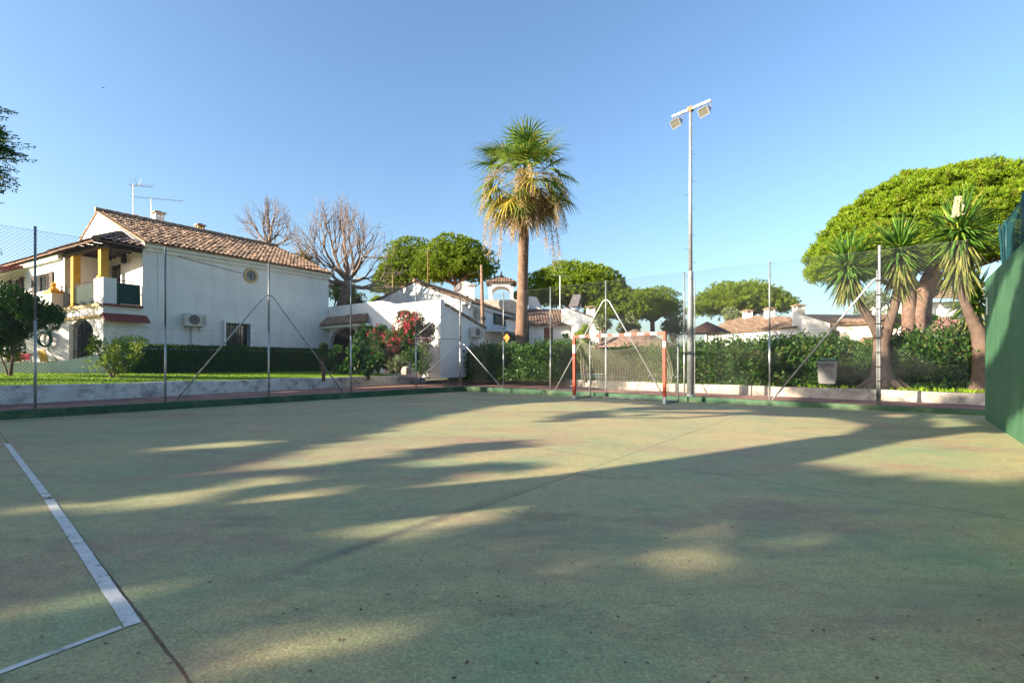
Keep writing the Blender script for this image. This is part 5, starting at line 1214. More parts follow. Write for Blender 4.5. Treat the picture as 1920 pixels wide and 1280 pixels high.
def umbrella_pine(label, base, forks, crown, lobes, per_lobe, k, Ln, W, m='pinefar', tilt=0.0, dead=False, group='umbrella pines behind the houses', seed=0):
    """crown = (centre xyz, rx, ry, rz): a flat-bottomed dome of needle cushions. tilt raises the underside towards +x"""
    (cx, cy, cz), rx, ry, rz = crown
    t = thing('pine_tree', label, 'tree', base, 0, group)
    mb = MB(); r0 = forks['r']
    top = Vector(forks['top']); mb.tube([(base[0], base[1], base[2]-0.2), tuple(Vector(base)*0.5+top*0.5+Vector((0.1, 0, 0))), tuple(top)], [r0*1.15, r0*0.9, r0*0.8], 12)
    ends = []
    for i in range(forks['n']):
        a = 2*math.pi*(i+0.3*random.random())/forks['n']; rr = random.uniform(0.45, 0.8)
        e = (cx+rx*rr*math.cos(a), cy+ry*rr*math.sin(a), cz+rz*random.uniform(0.0, 0.35)+tilt*rr*math.cos(a)); pts = limb(mb, top, e, r0*0.55, r0*0.12, 0.08)
        for kk in (3, 5):
            for s in range(2): limb(mb, pts[kk], (pts[kk][0]+random.uniform(-1, 1)*rx*0.3, pts[kk][1]+random.uniform(-1, 1)*ry*0.3, cz+rz*random.uniform(0.2, 0.6)), r0*0.2, r0*0.05, 0.1, 5, 5)
    build('trunk', mb, M['pinebark'], t, True)
    # cushions on the dome and a thinner layer under it
    C = []; Rr = []
    for i in range(lobes):
        f = (i+0.5)/lobes; z = f; a = i*2.39996+random.random()*0.3; h = math.sqrt(max(0, 1-z*z*0.96)); b_ = random.uniform(0.92, 1.03)
        C.append((cx+rx*h*b_*math.cos(a), cy+ry*h*b_*math.sin(a), cz+rz*z*b_+tilt*h*math.cos(a))); s = random.uniform(0.75, 1.25)*(rx*ry)**0.5*1.9/math.sqrt(lobes); Rr.append((s, s, s*0.62))
    for i in range(lobes//2):
        a = random.random()*6.28; h = math.sqrt(random.random())*0.95
        C.append((cx+rx*h*math.cos(a), cy+ry*h*math.sin(a), cz+rz*random.uniform(-0.02, 0.5)*(1-h*h*0.6)+tilt*h*math.cos(a))); s = random.uniform(0.7, 1.1)*(rx*ry)**0.5*1.9/math.sqrt(lobes); Rr.append((s, s, s*0.5))
    for i in range(lobes):
        f = (i+0.5)/lobes; a = i*2.39996+1; h = math.sqrt(max(0, 1-f*f*0.96)); b_ = random.uniform(0.62, 0.8); s = (rx*ry)**0.5*1.9/math.sqrt(lobes)
        C.append((cx+rx*h*b_*math.cos(a), cy+ry*h*b_*math.sin(a), cz+rz*f*b_+tilt*h*math.cos(a))); Rr.append((s*1.2, s*1.2, s*0.8))
    C = np.array(C); Rr = np.array(Rr); m_ = len(C)
    u = rdir(m_*per_lobe); u[:, 2] = np.abs(u[:, 2])*np.where(RNG.random(len(u)) < 0.8, 1, -0.5); u = unit(u)
    P = np.repeat(C, per_lobe, 0)+u*np.repeat(Rr, per_lobe, 0)*(RNG.uniform(0.75, 1.05, (len(u), 1))+np.where(RNG.random((len(u), 1)) < 0.05, RNG.random((len(u), 1))*0.5, 0))
    D = unit(u*0.7+np.array([0, 0, 0.75]))
    vs = tufts(P, D, k, Ln, W, 0.55)
    build_np('crown', vs, len(vs)//4, 4, M[m], t)
    return t

# pines behind the houses: positions read off the photograph's columns, distances 45-60 m
def pine_at(label, px, py0, py1, rpx, d, tpx, lobes, seed, tilt=0, m='pinefar', k=9, per=26, topfrac=0.4):
    random.seed(seed)
    cx = X(px, d); rx = rpx/FPX*d; zb, zt = zat(py1, d), zat(py0, d); rz = (zt-zb)*0.92; bx = X(tpx, d)
    s = rx/5.0
    umbrella_pine(label, (bx, d, 0.5), {'r': 0.32*max(1, s), 'top': (bx*0.7+cx*0.3, d, zb-0.6+topfrac), 'n': 6}, ((cx, d, zb+rz*0.10), rx*0.96, rx*0.85, rz*0.95), lobes, per, k, 0.34*max(0.8, s), 0.07*max(0.9, s), m, tilt)
pine_at('large double crowned pine left of the palm, right-hand crown', 852, 447, 530, 76, 46, 857, 90, 1)
pine_at('sparser pine crown between the bare tree and the bigger pine', 768, 447, 535, 52, 52, 770, 60, 2)
pine_at('low pine crown with brown needles over the annex wall', 735, 496, 555, 34, 50, 742, 34, 22)
pine_at('wide pine just right of the palm trunk', 1078, 501, 575, 98, 50, 1070, 110, 3)
pine_at('dark pine standing in the shade under the two middle pines', 1165, 548, 600, 62, 47, 1205, 60, 4, topfrac=0.0)
pine_at('round pine left of the floodlight mast', 1226, 541, 600, 52, 56, 1222, 60, 5)
pine_at('broad flat umbrella pine above the tiled house', 1390, 535, 592, 88, 60, 1394, 100, 6)

# the big pine at the right
random.seed(40)
d = 27.0
t = umbrella_pine('huge bright green umbrella pine with leaning forked trunk behind the yuccas', (X(1716, d), d, 0.5), {'r': 0.40, 'top': (X(1735, d), d, zat(560, d)), 'n': 9},
    ((X(1775, d), d+0.5, 6.7), 6.5, 4.6, 5.0), 620, 52, 8, 0.24, 0.042, 'pine', 0.75, group='umbrella pine at the right')
mb = MB(); mb.tube([(X(1716, d), d-0.3, 0.4), (X(1712, d), d-0.3, zat(590, d)), (X(1722, d), d-0.3, zat(545, d)), (X(1748, d), d-0.2, zat(495, d)), (X(1775, d), d, zat(450, d)), (X(1800, d), d+0.4, zat(400, d))], [0.44, 0.38, 0.34, 0.30, 0.24, 0.18], 12)
mb.tube([(X(1702, d), d-0.2, 0.4), (X(1698, d), d-0.2, zat(560, d)), (X(1690, d), d, zat(480, d)), (X(1660, d), d, zat(430, d))], [0.40, 0.32, 0.24, 0.14], 12)
build('trunk', mb, M['pinebark'], t, True)

# distant soft greenery
def cloud_tree(name, label, cat, C, Rr, n, Ln, W, m, base, r=0.08, group=None, up=0.15, out=0.6, stems=None, part='crown', fill=0.45, grav=0):
    t = thing(name, label, cat, base, 0, group)
    mb = MB()
    st = stems if stems is not None else [tuple(c) for c in C[::max(1, len(C)//6)]]
    for s in st: limb(mb, (base[0]+random.uniform(-.05, .05), base[1], base[2]-0.05), s, r, r*0.3, 0.08, 5, 6)
    build('trunk', mb, M['bark'], t, True)
    vs = cloud(C, Rr, n, Ln, W, out, up, fill, grav); build_np(part, vs, len(vs)//4, 4, M[m], t); return t
def ball(px, py, rpx, d, n, squash=0.8, lob=0.42):
    c = wp(px, py, d); r = rpx/FPX*d; C = []; Rr = []
    for i in range(n):
        u = Vector((random.gauss(0, 1), random.gauss(0, 1), random.gauss(0, 1))).normalized()*r*random.uniform(0.35, 0.85)
        C.append((c[0]+u.x, c[1]+u.y*0.9, c[2]+u.z*squash)); q = r*lob*random.uniform(0.7, 1.2); Rr.append(q)
    return np.array(C), np.array(Rr)
random.seed(9)
for px, py, rp, d, m, lab in ((640, 548, 26, 34, 'lightleaf', 'yellow green tree behind the right end of the long house'), (665, 568, 20, 36, 'darkleaf', 'dark leafy tree peeping over the annex wall'),
                              (705, 566, 10, 38, 'lightleaf', 'small green treetop over the annex wall by the pale mast'),
                              (1368, 592, 20, 45, 'olive', 'pale spiky tree in front of the flat pine'), (1265, 612, 26, 48, 'olive', 'olive coloured tree behind the floodlight mast'),
                              (1180, 612, 22, 44, 'olive', 'olive shrub tree behind the goal crossbar'), (1640, 572, 34, 42, 'olive', 'olive green tree behind the yucca stem'),
                              (1668, 600, 26, 40, 'bush', 'green bushy tree between yucca trunk and pine'), (1745, 600, 14, 45, 'darkleaf', 'narrow dark conifer before the far white house'), 
                              (1890, 560, 40, 34, 'darkleaf', 'dark tree behind the far end of the practice wall'), (972, 553, 8, 50, 'lightleaf', 'small treetop showing left of the palm trunk'),
                              (1130, 606, 14, 38, 'olive', 'grey green tree by the white gable of the low house')):
    C, Rr = ball(px, py, rp, d, 16); s = d/40
    cloud_tree('leafy_tree', lab, 'tree', C, Rr, 150, 0.20*s, 0.09*s, m, (X(px, d), d, 0.5), 0.10, 'garden trees among the houses')

# ------------------------------------------------------------------ palm
random.seed(21)
PD = 26.0; pb = (X(975, PD), PD, 0.5); pt = (X(984, PD), PD, zat(334, PD))
palm = thing('fan_palm', 'tall fan palm with drooping dead fronds and straw coloured flower stalks', 'tree', pb)
mb = MB(); n = 60; pts = []; rad = []
for i in range(n+1):
    f = i/n; pts.append((pb[0]+(pt[0]-pb[0])*f**0.8, PD, pb[2]+(pt[2]-pb[2])*f-0.2*(1-f))); rad.append((0.43-0.16*min(1, f*2.2)**0.7)+0.010*(i % 2)+0.05*max(0, f-0.9)*8)
mb.tube(pts, rad, 18); build('trunk', mb, M['palmbark'], palm, True)
hub = np.array([pt[0], PD, pt[2]+0.2])
def fan(az, el, petiole, rad_, droop, nseg=20, w=0.085, curl=0.0):
    petiole *= 1.2; rad_ *= 1.33
    """one fan leaf: list of tapering segment strips as quads"""
    ca, sa = math.cos(az), math.sin(az); d0 = np.array([ca*math.cos(el), sa*math.cos(el), math.sin(el)])
    side = np.array([-sa, ca, 0.0]); upv = np.cross(side, d0); upv = upv if upv[2] > 0 else -upv
    q = []; c = hub+np.array([0, 0, random.uniform(-0.9, 0.3)])*1.0; p0 = c.copy(); pos = [p0]
    dcur = d0.copy()
    for i in range(5):
        dcur = dcur+np.array([0, 0, -droop*0.10]); dcur /= np.linalg.norm(dcur); pos.append(pos[-1]+dcur*petiole/5)
    for i in range(5):
        s_ = side*0.024; q += [pos[i]-s_, pos[i]+s_, pos[i+1]+s_, pos[i+1]-s_]
    o = pos[-1]; f = dcur; sd = np.cross(f, upv); sd /= np.linalg.norm(sd)
    for k in range(nseg):
        a = (k/(nseg-1)-0.5)*R(215); d = f*math.cos(a)+sd*math.sin(a)+upv*(0.25*abs(math.sin(a))-0.05); d /= np.linalg.norm(d)
        L_ = rad_*(0.75+0.3*math.cos(a*0.7))*random.uniform(0.9, 1.1); p = o.copy(); dd = d.copy(); ws = [w*0.5, w, w*0.8, w*0.45, 0.008]; sv = np.cross(d, upv); sv /= max(1e-6, np.linalg.norm(sv))
        pr = None
        for j in range(5):
            a1, b1 = p-sv*ws[j]/2, p+sv*ws[j]/2
            if pr is not None: q += [pr[0], pr[1], b1, a1]
            pr = (a1, b1); dd = dd+np.array([0, 0, -droop*(0.05+0.13*j)])+np.array([random.uniform(-1, 1), random.uniform(-1, 1), 0])*0.05*j; dd /= np.linalg.norm(dd); p = p+dd*L_/4
    return q
def fans(name, spec, m):
    q = []
    for s in spec: q += fan(*s)
    build_np(name, np.array(q), len(q)//4, 4, M[m], palm)
g_ = [(i*2.4+random.uniform(-.3, .3), R(random.uniform(62, 82)), random.uniform(1.0, 1.4), random.uniform(1.0, 1.2), random.uniform(0.2, 0.5)) for i in range(9)]
g_ += [(i*2.4+random.uniform(-.3, .3), R(random.uniform(25, 60)), random.uniform(1.2, 1.6), random.uniform(1.0, 1.2), random.uniform(0.5, 0.9)) for i in range(18)]
g_ += [(i*2.4+random.uniform(-.3, .3), R(random.uniform(-20, 22)), random.uniform(1.2, 1.7), random.uniform(1.0, 1.2), random.uniform(0.8, 1.2)) for i in range(20)]
fans('green_fronds', g_, 'palmgreen')
fans('yellow_fronds', [(i*2.4+random.uniform(-.4, .4)+2.2, R(random.uniform(-50, 5)), random.uniform(1.1, 1.7), random.uniform(1.0, 1.25), random.uniform(0.8, 1.2)) for i in range(16)], 'palmyellow')
fans('dead_fronds', [(i*2.4+random.uniform(-.4, .4), R(random.uniform(-72, -40)), random.uniform(0.9, 1.5), random.uniform(1.0, 1.3), random.uniform(0.9, 1.3)) for i in range(14)], 'palmbrown')
def stalk(az, el, reach, hang, dens=1.0):
    d = np.array([math.cos(az)*math.cos(el), math.sin(az)*math.cos(el), math.sin(el)]); p = hub.copy()+np.array([0, 0, random.uniform(-0.5, 0.3)]); pts = [p.copy()]
    n = 14
    for i in range(n):
        d = d+np.array([0, 0, -0.16-0.05*hang]); d /= np.linalg.norm(d); p = p+d*(reach+hang)/n; pts.append(p.copy())
    mb = MB(); mb.tube([tuple(x) for x in pts], [0.02-0.0012*i for i in range(n+1)], 5)
    o = build('flower_stalk', mb, M['straw'], palm)
    P = []; 
    for j in range(5, n+1):
        for _ in range(int(11*dens)):
            c = pts[j]; ln = random.uniform(0.25, 0.75); dr = np.array([random.gauss(0, 0.35), random.gauss(0, 0.35), -1.0]); dr /= np.linalg.norm(dr); m_ = int(7*ln/0.4)
            for s in range(m_): P.append(c+dr*ln*s/m_+np.array([random.gauss(0, 0.016) for _ in range(3)]))
    P = np.array(P); vs = blades(P, unit(rdir(len(P))+np.array([0, 0, -0.8])), RNG.uniform(0.05, 0.13, len(P)), 0.022)
    build_np('blossoms', vs, len(vs)//4, 4, M['straw'], o)
for az, el, re_, ha in ((R(180), R(60), 1.9, 0.8), (R(195), R(25), 2.2, 2.0), (R(170), R(10), 2.1, 2.6), (R(215), R(-5), 1.9, 2.4), (R(250), R(55), 1.2, 1.7), (R(265), R(35), 1.2, 2.2), (R(275), R(10), 1.3, 2.4), (R(285), R(40), 1.5, 1.4),
                       (R(300), R(-10), 1.6, 2.2), (R(345), R(50), 2.2, 0.9), (R(0), R(28), 2.3, 1.3), (R(355), R(0), 2.4, 2.0), (R(10), R(-10), 2.2, 2.3), (R(325), R(-18), 1.8, 2.4), (R(235), R(-25), 1.6, 2.2), (R(205), R(45), 2.4, 1.6), (R(320), R(30), 2.0, 1.8)):
    stalk(az+random.uniform(-.1, .1), el, re_, ha)

# ------------------------------------------------------------------ leafless trees
def bare_tree(label, base, d, trunk, dome, nl, seed, r0):
    """dome = (px, py of the fan's focus, half width px, height px): limbs sweep out and up, splitting three times into twigs"""
    random.seed(seed); t = thing('bare_tree', label, 'tree', base, 0, 'leafless trees behind the long house'); mt = MB(); mb = MB()
    tp = [Vector(wp(x, y, d)) for x, y in trunk]; pts = [Vector((base[0], base[1], base[2]-0.1))]+tp
    mt.tube([tuple(p) for p in pts], [r0*(1.1-0.4*i/(len(pts)-1)) for i in range(len(pts))], 10); build('trunk', mt, M['deadwood'], t, True)
    top = pts[-1]; fx = wp(dome[0], dome[1], d); hw = dome[2]/FPX*d; hh = dome[3]/FPX*d
    def arcb(p, q, r1, r2, lift, n=6, seg=6):
        dl = (q-p).length; out = []
        for i in range(n+1):
            f = i/n; x = p+(q-p)*f; x = x+Vector((0, 0, -lift*dl*math.sin(math.pi*f)))+Vector((random.gauss(0, 1), random.gauss(0, 1), random.gauss(0, 1)))*dl*0.022*(1 if 0 < i < n else 0); out.append(x)
        mb.tube([tuple(x) for x in out], [r1+(r2-r1)*i/n for i in range(n+1)], seg, False); return out
    def domept(a, e, f): return Vector((fx[0]+hw*f*math.cos(e)*math.cos(a), fx[1]+hw*0.8*f*math.cos(e)*math.sin(a), fx[2]+hh*f*math.sin(e)))
    for i in range(nl):
        a = 2.39996*i+random.uniform(-.2, .2); e = R(4+76*((i+0.5)/nl)**1.25); q = domept(a, e, random.uniform(0.50, 0.62)); st = pts[-1] if i % 2 else pts[-2]+(pts[-1]-pts[-2])*0.6
        m = arcb(st, q, r0*0.42, r0*0.18, 0.10)
        for k in range(5):
            s0 = m[random.choice((2, 3, 4, 5, 6))] if k else m[6]; a1 = a+random.gauss(0, 0.42); e1 = min(1.5, max(0.05, e+random.gauss(0.05, 0.24))); q1 = domept(a1, e1, random.uniform(0.72, 0.9)); m1 = arcb(s0, q1, r0*0.16, r0*0.07, 0.06, 5, 5)
            for k2 in range(4):
                s1 = m1[random.choice((2, 3, 4, 5))]; a2 = a1+random.gauss(0, 0.22); e2 = min(1.5, max(0.02, e1+random.gauss(0.04, 0.14))); q2 = domept(a2, e2, random.uniform(0.88, 1.06)); m2 = arcb(s1, q2, r0*0.06, r0*0.028, 0.03, 4, 4)
                for k3 in range(3):
                    s2 = m2[random.choice((1, 2, 3, 4))]; v = (m2[4]-m2[0]).normalized()*0.6+Vector((random.gauss(0, .5), random.gauss(0, .5), random.gauss(0.22, .4))); q3 = s2+v.normalized()*hw*random.uniform(0.08, 0.2); arcb(s2, q3, r0*0.026, r0*0.010, 0.02, 2, 3)
    build('branches', mb, M['deadwood'], t)
bare_tree('large leafless tree with a wide fan of branches behind the long house end', (X(630, 33), 33, 0.8), 33, [(632, 640), (636, 585), (648, 545), (652, 525)], (642, 545, 122, 165), 11, 5, 0.36)
bare_tree('smaller leafless tree rising behind the roof ridge', (X(530, 40), 40, 0.8), 40, [(528, 600), (518, 520), (508, 470), (503, 455)], (500, 455, 62, 86), 7, 12, 0.26)
# drooping dry crown at the roof end
C, Rr = ball(574, 482, 16, 31, 8, 1.0); cloud_tree('dry_palm', 'small palm top with dry brown fronds behind the roof end', 'tree', C, Rr, 60, 0.5, 0.05, 'palmbrown', (X(574, 31), 31, 0.8), 0.12, grav=0.6, up=0)

# ------------------------------------------------------------------ yuccas
random.seed(31)
def yucca_head(parent, c, n, Ln, dry, up=0.35, name='leaf_head', skirt=0.8):
    c = np.array(c); P = []; D = []; LL = []
    for i in range(n):
        el = R(random.uniform(-35, 85)) if random.random() < 0.75 else R(random.uniform(-60, 0)); a = random.uniform(0, 6.283); d = np.array([math.cos(a)*math.cos(el), math.sin(a)*math.cos(el), math.sin(el)]); P.append(c+d*0.05+np.array([0, 0, random.uniform(-0.22, 0.12)])); D.append(d); LL.append(Ln*random.uniform(0.75, 1.1)*(0.9+0.15*math.sin(el)))
    q = sword(np.array(P), np.array(D), np.array(LL), 0.06, 0.62); build_np(name, q, len(q)//4, 4, M['yucca'], parent)
    P = []; D = []; LL = []
    for i in range(dry):
        el = R(random.uniform(-86, -50)); a = random.uniform(0, 6.283); d = np.array([math.cos(a)*math.cos(el), math.sin(a)*math.cos(el), math.sin(el)]); P.append(c+np.array([math.cos(a)*0.08, math.sin(a)*0.08, -random.uniform(0.05, skirt)])); D.append(d); LL.append(Ln*random.uniform(0.6, 0.95))
    q = sword(np.array(P), np.array(D), np.array(LL), 0.055, 0.15); build_np('hanging_leaves', q, len(q)//4, 4, M['yuccadry'], parent)
def sword(P, D, Ln, W, droop):
    """stiff pointed blades in three lengths, bending a little under their weight"""
    S = unit(np.cross(D, unit(rdir(len(P))*0.4+np.array([0, 0, 1])))); q = []; p = P; d = D; ws = [0.55, 1.0, 0.8, 0.03]; pr = None
    for j in range(4):
        a, b = p-S*W*ws[j]/2, p+S*W*ws[j]/2
        if pr is not None: q.append(np.stack([pr[0], pr[1], b, a], 1))
        pr = (a, b); p = p+d*Ln[:, None]/3; d = unit(d+np.array([0, 0, -1])*droop*RNG.random((len(P), 1))*0.6)
    return np.concatenate(q).reshape(-1, 3)
YD = 14.6
yb = (X(1655, YD), YD, 0.38)
yu = thing('yucca', 'big yucca with flared trunk and two leafy heads behind the bracing post', 'tree', yb, 0, 'tree yuccas along the garden wall')
def W3(px, py, d): return wp(px, py, d)
mb = MB()
mb.tube([(yb[0], YD, 0.25), W3(1655, 722, YD), W3(1654, 705, YD), W3(1652, 680, YD), W3(1653, 640, YD), W3(1655, 618, YD)], [0.58, 0.40, 0.28, 0.22, 0.20, 0.18], 14)
mb.tube([W3(1655, 640, YD), W3(1640, 612, YD), W3(1618, 580, YD), W3(1604, 555, YD), W3(1594, 520, YD)], [0.19, 0.14, 0.11, 0.10, 0.08], 10)
mb.tube([W3(1656, 640, YD), W3(1668, 605, YD), W3(1678, 575, YD), W3(1686, 540, YD), W3(1686, 490, YD)], [0.19, 0.14, 0.12, 0.11, 0.09], 10)
for a in range(9):
    an = a*0.7; mb.tube([(yb[0]+0.3*math.cos(an), YD+0.3*math.sin(an), 0.62), (yb[0]+0.62*math.cos(an), YD+0.6*math.sin(an), 0.40), (yb[0]+0.9*math.cos(an), YD+0.8*math.sin(an), 0.30)], [0.14, 0.10, 0.03], 6)
build('trunk', mb, M['yuccabark'], yu, True)
yucca_head(yu, W3(1590, 500, YD), 300, 1.12, 110, skirt=0.5); yucca_head(yu, W3(1686, 470, YD), 320, 1.10, 170, skirt=0.9)
YR = 13.2; yb = (X(1850, YR), YR, 0.36)
yu = thing('yucca', 'yucca with curved trunk and cream flower spike beside the practice wall', 'tree', yb, 0, 'tree yuccas along the garden wall')
mb = MB()
mb.tube([(yb[0], YR, 0.2), W3(1848, 735, YR), W3(1845, 700, YR), W3(1842, 650, YR), W3(1833, 620, YR), W3(1818, 590, YR), W3(1806, 560, YR), W3(1799, 530, YR), W3(1797, 470, YR)], [0.55, 0.38, 0.26, 0.21, 0.16, 0.12, 0.10, 0.09, 0.08], 12)
mb.tube([W3(1842, 650, YR), W3(1832, 622, YR+0.5), W3(1826, 590, YR+0.8), W3(1824, 560, YR+0.9)], [0.18, 0.13, 0.11, 0.09], 10)
build('trunk', mb, M['yuccabark'], yu, True)
yucca_head(yu, W3(1800, 435, YR), 340, 1.15, 210, skirt=1.1); yucca_head(yu, W3(1824, 562, YR+0.9), 220, 0.95, 120, skirt=0.6)
fc = W3(1797, 396, YR-0.25); n = 900; u = rdir(n); hh = RNG.random(n)
P = np.array(fc)+np.stack([u[:, 0]*0.11*(1-hh*0.7), u[:, 1]*0.11*(1-hh*0.7), -0.12+hh*0.50], 1); vs = blades(P, unit(u+np.array([0, 0, -0.3])), RNG.uniform(0.03, 0.06, n), 0.03); build_np('flower_spike', vs, n, 4, M['creamflower'], yu)

# ------------------------------------------------------------------ hedges and shrubs
def hedge(label, path, w_, z0, z1, nleaf, Ln, W, m, group=None, rough=0.08, name='clipped_hedge', core=True, lump=0.0):
    """a leafy strip following path (x, y)"""
    pts = resample(path, 40); c = pts[20]; t = thing(name, label, 'hedge', (c[0], c[1], z0), 0, group)
    if core:
        mb = MB(); v = []
        for i, p in enumerate(pts):
            a = pts[max(0, i-1)]; b = pts[min(39, i+1)]; d = Vector((b[0]-a[0], b[1]-a[1])).normalized(); te = min(1, 0.25+min(i, 39-i)*0.25); p = pts[min(38, max(1, i))]; s = Vector((-d.y, d.x))*w_/2*(0.78-lump*0.3)*te; zt = z0+(z1-z0-0.12-lump*(0.5+0.5*math.sin(i*1.3)))*te
            v += [(p[0]-s.x, p[1]-s.y, z0-0.05), (p[0]-s.x, p[1]-s.y, zt), (p[0]+s.x, p[1]+s.y, zt), (p[0]+s.x, p[1]+s.y, z0-0.05)]
        mb.add(v, [(i*4+j, (i+1)*4+j, (i+1)*4+j+1, i*4+j+1) for i in range(39) for j in range(3)]+[(0, 1, 2, 3), tuple(39*4+j for j in (3, 2, 1, 0))]); build('twigs', mb, M['darkleaf'], t)
    k = RNG.random(nleaf)*38.99; en = RNG.random(nleaf) < 0.06; k = np.where(en, np.where(RNG.random(nleaf) < 0.5, 0.3, 38.6), k); ki = k.astype(int); f = (k-ki)[:, None]; A = np.array(pts); B = A[ki]*(1-f)+A[ki+1]*f; T = unit(np.concatenate([A[ki+1]-A[ki], np.zeros((nleaf, 1))], 1)); S = np.stack([-T[:, 1], T[:, 0], np.zeros(nleaf)], 1)
    H = z1-z0; per = w_+2*H; s = RNG.random(nleaf)*per
    lateral = np.where(s < H, -w_/2, np.where(s > H+w_, w_/2, s-H-w_/2)); zz = np.where(s < H, s, np.where(s > H+w_, per-s, H))
    lmp = lump*(np.sin(k*1.7)+np.sin(k*0.63+1.3)+np.sin(zz*3.1+k*0.9))*0.5
    nrm = np.where((s < H)[:, None], -S, np.where((s > H+w_)[:, None], S, np.array([[0, 0, 1.0]])))
    P = np.stack([B[:, 0], B[:, 1], np.full(nleaf, z0)], 1)+S*lateral[:, None]; P[:, 2] += zz
    P += nrm*(RNG.normal(0, rough, (nleaf, 1))+lmp[:, None]-np.where(en, RNG.random(nleaf)*w_*0.5, 0)[:, None])+T*RNG.normal(0, rough, (nleaf, 1))
    D = unit(nrm*0.5+rdir(nleaf)*0.7+np.array([0, 0, 0.3]))
    vs = blades(P, D, Ln*RNG.uniform(0.7, 1.3, nleaf), W*RNG.uniform(0.8, 1.2, nleaf)); build_np('leaves', vs, nleaf, 4, M[m], t); return t
def fa2(x, y): p = FA.w((x, y, 0)); return (p[0], p[1])
h0_ = hit(214, fa2(0, -1.25), E1); h1_ = LN-0.6
hedge('long neatly clipped dark hedge under the white facade', [(fa2(0, -1.25)[0]+E1[0]*t, fa2(0, -1.25)[1]+E1[1]*t) for t in (h0_, (h0_+h1_)/2, h1_)], 0.9, 0.78, 1.86, 34000, 0.075, 0.045, 'hedge', None, 0.035)

def shrub(label, lobes, d, n, Ln, W, m, base_py, name='shrub', cat='shrub', group=None, flowers=None, squash=0.85, z0=None, stems=None, up=0.2, out=0.5, fill=0.35, depthf=0.8):
    """lobes: (px, py, rpx) read on the photograph, spread in depth about d"""
    C = []; Rr = []
    for px, py, r in lobes:
        k = max(4, int(r/4)); c0, r0 = ball(px, py, r, d+random.uniform(-0.3, 0.3), k, squash, 0.5); C.append(c0); Rr.append(r0)
    C = np.concatenate(C); Rr = np.concatenate(Rr); z0 = z0 if z0 is not None else zat(base_py, d); bx = float(C[:, 0].mean())
    C[:, 2] = np.maximum(C[:, 2], z0+0.1)
    t = cloud_tree(name, label, cat, C, Rr, n, Ln, W, m, (bx, d, z0), 0.03, group, up, out, stems, 'foliage', fill)
    if flowers:
        fm, fn, fs = flowers; idx = RNG.integers(0, len(C), fn); u = unit(rdir(fn)+np.array([-0.4, -0.6, 0.3])); P = C[idx]+u*Rr[idx][:, None]*1.05
        P = np.repeat(P, 6, 0); vs = blades(P+RNG.normal(0, fs*0.5, P.shape), rdir(len(P)), fs, fs*0.8); build_np('flowers', vs, len(vs)//4, 4, M[fm], t)
    return t
random.seed(51)
def lz(px, d): return lawn_z(X(px, d), d)
# left side
C, Rr = [], []
shrub('dark rounded garden tree with crooked stems at the left picture edge', [(-8, 585, 52), (25, 565, 42), (55, 580, 38), (86, 590, 28), (30, 615, 36), (-5, 635, 40)], 16.0, 330, 0.10, 0.05, 'hedge', 690, 'garden_tree', 'tree', z0=0.62,
      stems=[wp(-10, 600, 16), wp(35, 620, 16), wp(55, 612, 16.1), wp(15, 600, 15.9)])
shrub('airy yellow green sapling on the lawn in front of the arch', [(205, 652, 30), (190, 672, 24), (230, 652, 26), (215, 684, 22), (178, 640, 14), (256, 645, 16), (172, 655, 10), (246, 668, 16)], 16.6, 62, 0.12, 0.035, 'lightleaf', 711, 'sapling', 'shrub', z0=lawn_z(X(206, 16.6), 16.6), group='young shrubs on the lawn', fill=0.1, up=0.4)
shrub('young green sapling beside the right brace foot of the left fence', [(604, 662, 12), (596, 676, 12), (612, 680, 12), (606, 650, 7)], 19.0, 90, 0.10, 0.045, 'bush', 706, 'sapling', 'shrub', z0=lawn_z(X(604, 19), 19), group='young shrubs on the lawn', fill=0.1, up=0.4)
# flowering oleander mass and its neighbours
shrub('tall oleander with red and pink blossom against the white lean-to', [(760, 602, 26), (785, 610, 28), (745, 625, 30), (803, 628, 20), (730, 645, 26), (775, 640, 32), (755, 665, 26), (735, 675, 22)], 22.0, 300, 0.12, 0.04, 'bush', 695, 'oleander', 'flowering shrub', flowers=('pinkflower', 420, 0.075), z0=0.8)
shrub('pink flowering bush left of the oleander', [(722, 625, 20), (715, 640, 22), (738, 640, 18), (720, 665, 22), (735, 680, 20)], 22.6, 260, 0.10, 0.045, 'darkleaf', 695, 'flowering_shrub', 'flowering shrub', flowers=('pinkflower', 160, 0.05), z0=0.8)
shrub('rounded upright green bush below the oleander', [(782, 655, 18), (776, 675, 22), (796, 680, 20), (786, 692, 18)], 20.6, 300, 0.09, 0.03, 'bush', 705, z0=lawn_z(X(785, 20.6), 20.6), group='bushes before the annex')
shrub('dark leafy shrub filling the porch arch', [(688, 630, 20), (680, 652, 24), (695, 668, 22), (668, 678, 18), (705, 640, 18), (700, 680, 22), (680, 690, 18)], 23.5, 300, 0.14, 0.07, 'darkleaf', 700, z0=0.8, group='bushes before the annex')
shrub('broad leaved papaya like plant with yellowing leaves in front of the annex', [(665, 660, 14), (672, 676, 14), (660, 684, 10)], 21.5, 40, 0.22, 0.12, 'bush', 700, z0=0.8, group='bushes before the annex', fill=0.3)
shrub('broad leaved green plant between the post and the oleander', [(712, 658, 15), (720, 676, 15), (706, 684, 12)], 21.5, 60, 0.20, 0.11, 'bush', 700, z0=0.8, group='bushes before the annex', fill=0.3)
shrub('low silvery agave like clump under the oleander', [(740, 680, 16), (752, 688, 12)], 21.4, 90, 0.26, 0.03, 'olive', 700, z0=0.8, group='bushes before the annex', up=0.5)
shrub('dark bush at the foot of the porch wall by the hedge end', [(630, 668, 18), (618, 680, 14), (642, 684, 14)], 23.5, 220, 0.12, 0.06, 'bush', 697, z0=0.8, group='bushes before the annex')
